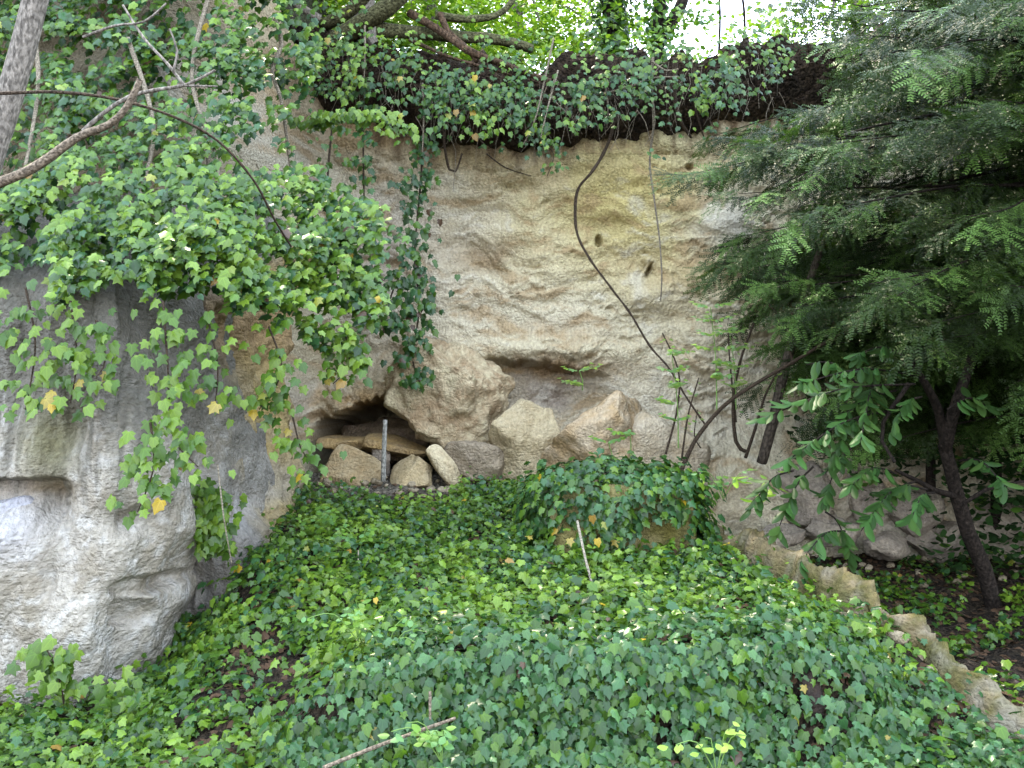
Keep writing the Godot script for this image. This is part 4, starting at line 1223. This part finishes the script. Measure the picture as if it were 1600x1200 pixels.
func ivy_edges() -> void:
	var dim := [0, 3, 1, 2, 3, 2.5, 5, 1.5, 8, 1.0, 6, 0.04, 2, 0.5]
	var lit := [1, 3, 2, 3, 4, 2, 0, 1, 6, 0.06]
	# fringe along the turf
	var t := thing("turf_ivy", "fringe of small-leaved ivy trailing over the dark turf along the cliff edge", "ivy", at(850, 130, 8.6))
	var L := Leaves.new()
	for n in 620:
		var px := rr(470, 1230)
		var mid := table([470, 90, 560, 105, 700, 135, 800, 150, 900, 150, 1000, 120, 1100, 110, 1230, 95], px)
		var py := mid + rng.randfn() * 42.0
		var dens := 0.42 + 0.9 * nb.get_noise_2d(px * 0.016, py * 0.02) + 0.4 * bump(px, py, 870, 120, 90, 50) + 0.25 * bump(px, py, 680, 140, 90, 40) - 0.6 * bump(px, py, 600, 170, 60, 50) + 0.4 * smoothstep(110.0, 70.0, py)
		if rng.randf() > dens: continue
		var c := at(px, py, 8.42 + rr(-0.05, 0.1) - 0.15 * bump(px, py, 760, 150, 150, 60))
		for k in rng.randi_range(3, 8):
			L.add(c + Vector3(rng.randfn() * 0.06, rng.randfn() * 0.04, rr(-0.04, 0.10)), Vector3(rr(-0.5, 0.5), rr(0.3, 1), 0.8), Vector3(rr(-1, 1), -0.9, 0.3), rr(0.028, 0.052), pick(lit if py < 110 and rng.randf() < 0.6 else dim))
	for y in [[553, 118], [512, 60], [712, 172], [700, 178], [742, 118], [625, 120], [912, 150], [826, 205], [738, 174]]:
		L.add(at(y[0], y[1], 8.2), Vector3(0, 0.3, 1) + rv(0.3), Vector3(rr(-0.5, 0.5), -1, 0), 0.055, 6)
	commit(L, t, M.m_ivy, M.ivy, 300, M.m_ivy2)
	# bright sprays before the face, left
	strand("ivy_spray", "bright ivy spray with light leaves hanging before the ochre top of the face", pxs([[490, 195, 7.6], [540, 180, 7.5], [600, 190, 7.4], [640, 215, 7.4]]), 210, 0.10, 0.052, lit)
	strand("ivy_spray", "small ivy spray hanging from turf roots above the middle of the face", pxs([[830, 180, 8.4], [840, 215, 8.35], [865, 240, 8.35], [855, 275, 8.35]]), 80, 0.09, 0.045, dim)
	strand("ivy_spray", "pale ivy shoot at the right end of the turf near the yew", pxs([[1095, 130, 8.5], [1100, 165, 8.45], [1092, 180, 8.45]]), 26, 0.05, 0.055, lit)
	for s in [[690, 120, 700, 175, 690, 205, "trailing ivy below the turf, left of the hair-thin root", 60], [760, 130, 752, 190, 768, 215, "trailing ivy in the middle of the left half of the turf", 70], [790, 140, 800, 185, 795, 200, "short ivy tuft hanging at the left of the pale trailing stems", 50], [905, 130, 912, 170, 900, 205, "trailing ivy just left of the long vine's top", 60], [985, 90, 990, 130, 982, 165, "trailing ivy right of the long vine's top", 50], [1130, 90, 1140, 140, 1130, 170, "trailing ivy at the yew's edge of the turf", 60], [540, 70, 548, 130, 535, 165, "trailing ivy below the leaning mossy tree", 70], [610, 90, 618, 140, 612, 185, "trailing ivy before the dark hollow under the mossy log", 40]]:
		strand("ivy_trail", s[6], pxs([[s[0], s[1], 8.35], [s[2], s[3], 8.25], [s[4], s[5], 8.25]]), s[7], 0.08, 0.05, lit if s[7] > 60 else dim, 0.005, null, "ivy trailing from the turf")
	# strands down the face, left
	strand("ivy_strand", "longest dense ivy strand with dark small leaves hanging over the hanging boulder", pxs([[662, 215, 8.5], [656, 300, 8.45], [648, 400, 8.4], [655, 480, 8.35], [645, 560, 8.3], [660, 605, 8.2]]), 330, 0.085, 0.055, [3, 3, 0, 3, 5, 1.5, 1, 0.8, 7, 0.3, 6, 0.06], 0.01, null, "ivy strands on the cliff face")
	strand("ivy_strand", "leafy ivy strand left of the longest one, dark clump at its lower end", pxs([[568, 130, 8.5], [568, 260, 8.4], [572, 360, 8.3], [590, 460, 8.2], [600, 520, 8.15]]), 190, 0.11, 0.06, dim, 0.009, null, "ivy strands on the cliff face")
	strand("ivy_strand", "thin dark ivy strand nearest the curtain on the cliff face", pxs([[520, 190, 8.3], [512, 280, 8.2], [516, 360, 8.0], [528, 440, 7.9]]), 60, 0.06, 0.05, dim, 0.010, null, "ivy strands on the cliff face")
	strand("ivy_strand", "bushy ivy strand of dark leaves ending above the cave roof", pxs([[625, 430, 8.4], [610, 470, 8.3], [620, 520, 8.25]]), 130, 0.16, 0.055, [3, 3, 0, 3, 5, 1.5, 1, 0.8, 7, 0.2], 0.008, null, "ivy strands on the cliff face")


func roots_and_vines() -> void:
	# the long vine
	var t := thing("hanging_vine", "long dark vine curving down the middle of the face from the turf", "vine", at(962, 165, 8.6))
	put("stem", tube(spline(pxs([[962, 165, 8.6], [955, 210, 8.6], [940, 245, 8.6], [922, 272, 8.55], [905, 292, 8.6], [899, 320, 8.6], [902, 365, 8.6], [922, 405, 8.55], [955, 450, 8.5], [985, 490, 8.45], [1015, 540, 8.4], [1045, 575, 8.3], [1072, 620, 8.2], [1105, 668, 8.1]]), 0.04), 0.0145, 0.008, 8, 0.25, 0.5), M.root, t)
	var vines := [
		[[[1020, 90, 8.5], [1018, 140, 8.5], [1022, 190, 8.55], [1015, 250, 8.65], [1022, 310, 8.6], [1030, 370, 8.6], [1034, 430, 8.55], [1032, 470, 8.55]], 0.012, 0.006, "pale-topped thin vine hanging straight right of the long curved vine", true],
		[[[1085, 95, 8.5], [1083, 140, 8.5], [1088, 175, 8.5], [1100, 215, 8.6]], 0.012, 0.006, "greenish root hanging at the right end of the turf", false],
		[[[1055, 90, 8.6], [1054, 150, 8.6], [1064, 190, 8.6], [1080, 215, 8.7]], 0.03, 0.01, "thick dark root at the right of the turf", false],
		[[[697, 175, 8.5], [694, 220, 8.5], [702, 265, 8.6], [712, 268, 8.6], [722, 240, 8.6]], 0.016, 0.008, "hooked dark root hanging below the left of the turf", false],
		[[[760, 240, 8.7], [790, 262, 8.75], [830, 275, 8.75]], 0.008, 0.004, "fine root creeping rightwards over the upper face", false],
		[[[660, 130, 8.4], [662, 180, 8.35], [660, 240, 8.4]], 0.010, 0.006, "straight brown root hanging before the dark hollow under the turf", true],
		[[[570, 40, 8.5], [570, 90, 8.4], [568, 135, 8.4]], 0.010, 0.006, "straight pale stem hanging by the gnarled tree", true],
		[[[865, 60, 8.3], [850, 130, 8.25], [835, 190, 8.25], [818, 225, 8.3]], 0.009, 0.005, "pale trailing stem slanting left over the turf, leftmost of three", true],
		[[[872, 110, 8.3], [858, 160, 8.25], [845, 215, 8.25]], 0.009, 0.005, "pale trailing stem slanting left over the turf, middle of three", true],
		[[[868, 118, 8.3], [862, 150, 8.3], [890, 180, 8.3]], 0.007, 0.004, "pale trailing stem bending right over the turf, rightmost of three", true],
		[[[945, 130, 8.45], [950, 165, 8.45], [948, 200, 8.5]], 0.009, 0.005, "pale short root just left of the long curved vine's top", true],
		[[[1018, 95, 8.45], [1040, 110, 8.4], [1060, 108, 8.4]], 0.010, 0.006, "reddish root running right along the turf by the forked tree", true],
		[[[930, 150, 8.5], [985, 135, 8.4], [1020, 122, 8.4], [1060, 120, 8.4]], 0.009, 0.006, "crooked root lying level across the turf", true],
		[[[712, 200, 8.45], [702, 215, 8.45], [712, 235, 8.5], [708, 300, 8.6]], 0.004, 0.003, "hair-thin root hanging under the turf beside a yellow leaf", true],
	]
	for v in vines:
		t = thing("hanging_root", v[3], "root", at(v[0][0][0], v[0][0][1], v[0][0][2]), "roots hanging from the turf")
		put("stem", tube(spline(pxs(v[0]), 0.04), v[1], v[2], 7, 0.2, 0.2), M.root_pale if v[4] else M.root, t)
	# fine rootlets, past counting
	var st := SurfaceTool.new()
	st.begin(Mesh.PRIMITIVE_TRIANGLES)
	for k in 220:
		var px := rr(500, 1220)
		var py := table([500, 120, 600, 165, 700, 185, 850, 190, 1000, 170, 1100, 160, 1220, 140], px) + rr(-70, 12)
		var a := at(px, py, 8.55 + rr(-0.12, 0.1))
		var b := a + Vector3(rr(-0.12, 0.12), -rr(0.08, 0.35), rr(-0.05, 0.05))
		st.append_from(tube(spline([a, a.lerp(b, 0.5) + rv(0.05), b], 0.05), rr(0.002, 0.005), 0.0015, 4), 0, Transform3D())
	var o := put("rootlets", st.commit(), M.root_pale)
	tag(o, "tangle of fine rootlets hanging from the underside of the turf", "roots", "", "stuff")


# ---------------------------------------------------------------- young trees before the face
func pinnate(L: Leaves, base: Vector3, dir: Vector3, len: float, size: float, w: Array) -> void:
	var side := dir.cross(Vector3.UP).normalized()
	for k in 4:
		var f := (k + 1) / 4.5
		var p := base + dir * len * f + Vector3(0, -0.15 * len * f * f, 0)
		for s in [-1.0, 1.0]:
			L.add(p, Vector3(rr(-0.2, 0.2), 1, rr(0.1, 0.6)), side * s + dir * 0.5 + Vector3(0, -0.2, 0), size * rr(0.8, 1.1), pick(w))
	L.add(base + dir * len, Vector3(0, 1, 0.3), dir, size, pick(w))

func saplings() -> void:
	var w := [8, 3, 1, 3, 2, 1.0]
	var t := thing("leaning_sapling", "bare brown tree stem leaning right before the face, thickest of the saplings", "sapling", at(1192, 715, 7.9))
	put("trunk", tube(spline(pxs([[1190, 722, 7.9], [1205, 670, 7.8], [1225, 580, 7.7], [1250, 490, 7.6], [1275, 410, 7.5], [1305, 340, 7.4], [1340, 270, 7.3]]), 0.08), 0.044, 0.022, 10, 0.15, 0.1), M.bark_mid, t)
	t = thing("leaning_sapling", "thin arched stem bending right from the ivy block up to the yew", "sapling", at(1060, 745, 7.4))
	put("trunk", tube(spline(pxs([[1058, 752, 7.4], [1085, 690, 7.4], [1130, 635, 7.35], [1180, 600, 7.3], [1240, 565, 7.2], [1300, 530, 7.0], [1380, 490, 6.8], [1480, 450, 6.6]]), 0.08), 0.018, 0.009, 8, 0.1, 0.1), M.root, t)
	var thin := [
		[[[1165, 705, 7.8], [1150, 690, 7.8], [1146, 620, 7.8], [1158, 560, 7.8], [1178, 505, 7.8]], 0.016, "thin dark sapling with a bent foot left of the leaning trunk"],
		[[[1165, 715, 7.8], [1180, 670, 7.7], [1195, 620, 7.7], [1215, 580, 7.6]], 0.014, "short dark stem rising beside the leaning trunk's foot"],
		[[[1040, 710, 7.8], [1058, 640, 7.8], [1060, 580, 7.8], [1035, 520, 7.9]], 0.010, "very thin stem leaning left above the ivy block"],
		[[[1065, 720, 7.7], [1075, 650, 7.7], [1092, 590, 7.7]], 0.009, "very thin upright stem above the ivy block's right corner"],
		[[[1150, 660, 7.9], [1140, 560, 7.9], [1138, 520, 7.9]], 0.010, "short leafy stem behind the bent-footed sapling"],
		[[[1240, 570, 7.6], [1220, 500, 7.7], [1190, 460, 7.8], [1180, 400, 7.9]], 0.012, "bare forked twig reaching left from the leaning trunk"],
		[[[1095, 700, 7.7], [1085, 680, 7.7], [1090, 640, 7.7]], 0.006, "tiny twig standing under the curved vine's lower end"],
	]
	for s in thin:
		t = thing("thin_sapling", s[2], "sapling", at(s[0][0][0], s[0][0][1], s[0][0][2]), "thin saplings before the face")
		var sp := spline(pxs(s[0]), 0.04)
		put("trunk", tube(sp, s[1], s[1] * 0.5, 7, 0.1), M.root, t)
		var L := Leaves.new()
		for k in 7:
			var p := sp[int(rr(0.35, 1.0) * (sp.size() - 1))]
			L.add(p + rv(0.07), Vector3(rr(-0.4, 0.4), 1, 0.5), Vector3(rr(-1, 1), -0.4, rr(-0.3, 1)), rr(0.025, 0.045), pick(w))
		commit(L, t, M.m_broad, M.broad, 14)
	# elder-like shoots with feathered leaves
	for s in [[1120, 640, 1110, 480, 7.3, "young green elder shoot with feathered leaves before the middle right of the face"], [1150, 640, 1140, 520, 7.5, "second shorter elder shoot right of the tall one"], [1060, 700, 1050, 555, 7.4, "elder shoot with feathered leaves left of the tall one"], [960, 745, 950, 690, 7.6, "low ferny shoot before the rounded ochre boulder"], [910, 610, 905, 580, 8.2, "tiny seedling growing from the hollow above the ochre boulder"], [980, 740, 985, 680, 7.5, "low ferny shoot at the foot of the pale sloping rock"]]:
		t = thing("elder_shoot", s[5], "shoot", at(s[0], s[1], s[4]), "young shoots before the face")
		var a := at(s[0], s[1], s[4])
		var b := at(s[2], s[3], s[4])
		put("stem", tube(spline([a, a.lerp(b, 0.5) + Vector3(0.015, 0, 0), b], 0.04), 0.006, 0.003, 6), M.stem_green, t)
		var L := Leaves.new()
		var n: int = maxi(2, int((s[1] - s[3]) / 26.0))
		for k in n:
			var f := 0.3 + 0.7 * float(k) / maxi(1, n - 1)
			for q in 3:
				var an := rr(0, TAU)
				pinnate(L, a.lerp(b, f), Vector3(cos(an), 0.35, absf(sin(an)) * 0.8).normalized(), rr(0.10, 0.18), 0.045, w)
		commit(L, t, M.m_broad, M.broad, 120)
	# brambles and seedlings on the slope
	for s in [[560, 975, 4.6, "bramble sprig with pale toothed leaves on the ivy, left of centre", 26], [600, 1010, 4.5, "pale bramble spray lower on the ivy, left of centre", 22], [690, 1160, 4.0, "bramble shoot with pale leaves at the bottom centre left", 34], [1120, 1180, 3.9, "bright yellow-green seedling at the bottom right of centre", 18], [1130, 760, 6.4, "light green seedling beside the ivy block's right corner", 26], [520, 820, 6.6, "ferny herb at the top of the slope below the cave's left tip", 60], [560, 850, 6.3, "leafy weed on the slope below the cave", 50]]:
		t = thing("seedling", s[3], "plant", at(s[0], s[1], s[2]), "seedlings on the slope")
		var L := Leaves.new()
		var base := at(s[0], s[1], s[2])
		for k in 4:
			var tip := base + Vector3(rr(-0.2, 0.2), rr(0.04, 0.14), rr(-0.05, 0.15))
			put("stem", tube(spline([base - Vector3(0, 0.08, 0), base.lerp(tip, 0.5) + Vector3(0, 0.03, 0), tip], 0.03), 0.003, 0.002, 5), M.stem_green, t)
			for q in int(s[4]) / 4:
				L.add(base.lerp(tip, rr(0.2, 1.1)) + rv(0.03), Vector3(rr(-0.4, 0.4), 1, 0.5), Vector3(rr(-1, 1), -0.1, rr(-0.4, 1)), rr(0.03, 0.05), pick([8, 3, 1, 2, 0, 2] if s[0] != 1120 else [9, 3, 4, 3.0]))
		commit(L, t, M.m_broad, M.broad, 60)


func fore_branches() -> void:
	var t := thing("grey_trunk", "smooth grey trunk leaning across the top left corner", "tree", at(-30, 300, 4.2))
	put("trunk", tube(spline(pxs([[-70, 420, 4.2], [-20, 260, 4.2], [12, 160, 4.2], [35, 80, 4.2], [55, 0, 4.2], [75, -90, 4.2], [100, -300, 4.2]]), 0.08), 0.058, 0.045, 16, 0.06, 0.05), M.bark_grey, t)
	t = thing("dead_branch", "broken bare brown branch curving up from the left edge, nearest the camera", "branch", at(0, 285, 3.4))
	put("limb", tube(spline(pxs([[-80, 310, 3.4], [0, 285, 3.4], [60, 258, 3.4], [120, 215, 3.4], [170, 195, 3.38], [200, 165, 3.36], [219, 124, 3.35]]), 0.04), 0.020, 0.010, 10, 0.10, 0.12), M.branch, t)
	t = thing("dead_branch", "forked grey twig behind the broken brown branch", "branch", at(130, 205, 3.5))
	put("limb", tube(spline(pxs([[130, 205, 3.5], [160, 178, 3.5], [200, 152, 3.5], [245, 140, 3.5], [290, 133, 3.5], [336, 110, 3.5]]), 0.04), 0.0085, 0.005, 8, 0.1, 0.1), M.bark_grey, t)
	put("twig", tube(spline(pxs([[290, 134, 3.5], [340, 135, 3.5]]), 0.03), 0.005, 0.003, 6), M.bark_grey, t)
	put("twig", tube(spline(pxs([[288, 134, 3.5], [262, 100, 3.52], [225, 60, 3.55], [192, 8, 3.6]]), 0.03), 0.006, 0.004, 6), M.bark_grey, t)
	put("twig", tube(spline(pxs([[270, 112, 3.5], [277, 80, 3.5], [265, 45, 3.5]]), 0.03), 0.005, 0.003, 6), M.bark_grey, t)
	put("twig", tube(spline(pxs([[130, 58, 3.6], [180, 40, 3.58], [225, 34, 3.56], [260, 5, 3.56]]), 0.03), 0.006, 0.004, 6), M.bark_grey, t)
	t = thing("dead_branch", "long thin drooping twig crossing from the left edge down to the ivy", "branch", at(0, 146, 3.7))
	put("limb", tube(spline(pxs([[-60, 147, 3.7], [0, 146, 3.7], [90, 144, 3.7], [180, 155, 3.75], [270, 182, 3.8], [340, 220, 3.9], [395, 280, 4.0], [430, 345, 4.2], [455, 385, 4.4]]), 0.04), 0.007, 0.004, 7, 0.1, 0.1), M.root, t)
	# sticks on the ground
	var sticks := [
		[[[462, 1126, 4.68], [500, 1096, 4.74], [526, 1070, 4.8]], 0.032, 0.027, "short thick brown log stub lying on the bare patch", M.bark_brown, "log"],
		[[[505, 1200, 3.95], [600, 1162, 4.0], [712, 1122, 4.02]], 0.009, 0.007, "long straight grey-brown stick lying across the ivy at the bottom", M.branch, "stick"],
		[[[215, 1205, 4.12], [275, 1190, 4.16], [335, 1182, 4.2]], 0.016, 0.014, "curved brown branch lying at the bottom left", M.bark_brown, "stick"],
		[[[902, 814, 5.9], [914, 870, 5.75], [932, 938, 5.6]], 0.008, 0.007, "pale bare stick leaning on the ivy-covered block", M.stick, "stick"],
		[[[340, 725, 4.9], [350, 810, 5.0], [362, 880, 5.2]], 0.004, 0.003, "thin dry stem hanging to the ivy right of the buttress", M.stick, "stick"],
		[[[672, 1080, 4.05], [672, 1125, 4.02]], 0.006, 0.005, "short upright dry stalk in the front ivy bank", M.branch, "stick"],
		[[[560, 860, 6.1], [558, 940, 5.9], [560, 960, 5.85]], 0.004, 0.003, "thin upright dry stalk on the slope below the cave", M.stick, "stick"],
	]
	for s in sticks:
		var pts := pxs(s[0])
		t = thing("fallen_stick" if s[5] == "stick" else "fallen_log", s[3], s[5], pts[0], "sticks lying about")
		put("shaft", tube(spline(pts, 0.04), s[1], s[2], 9, 0.15, 0.15), s[4], t)


func litter() -> void:
	var L := Leaves.new()
	for n in 11500:
		var d := sqrt(lerpf(3.4 * 3.4, 9.0 * 9.0, rng.randf()))
		var x := rr(-0.58, 0.86) * d
		if ivy_here(x, -d) > 0.75: continue
		if d > 7.2 and x < 1.2 and rng.randf() < 0.9: continue
		L.add(Vector3(x, H(x, -d) + rr(0.005, 0.02), -d), Hn(x, -d) + rv(0.35), rv(), rr(0.03, 0.06), 7)
	var t := thing("leaf_litter", "brown fallen leaves lying on the bare earth", "leaf litter", Vector3(0, 0.1, -5))
	t.set_meta("kind", "stuff")
	commit(L, t, M.m_heart, M.dry, 0)
	# small loose stones
	var st := SurfaceTool.new()
	st.begin(Mesh.PRIMITIVE_TRIANGLES)
	for k in 260:
		var d := rr(4.2, 8.8)
		var x := 0.0
		if k < 130:
			var u := rng.randf()
			var q := RIDGE_A.lerp(RIDGE_B, 0.45 + 0.6 * u)
			x = q.x + rng.randfn() * 0.12 + 0.08; d = q.y + rng.randfn() * 0.12
		elif k < 190:
			x = rr(1.5, 4.2); d = rr(7.4, 8.8)
		else:
			x = rr(-1.6, 0.4); d = rr(7.6, 8.4)
		var s := rr(0.012, 0.04)
		st.append_from(rock(Vector3(x, H(x, -d) + s * 0.4, -d), Vector3(s, s * 0.7, s), Vector3(0, rr(0, 360), rr(-30, 30)), 200 + k, 5, Color(0.34, 0.28, 0.19), Color(0.22, 0.175, 0.11), 0.006, 9), 0, Transform3D())
	tag(put("loose_stones", st.commit(), M.rock), "small loose stones along the ridge and the foot of the cliff", "stones", "", "stuff")
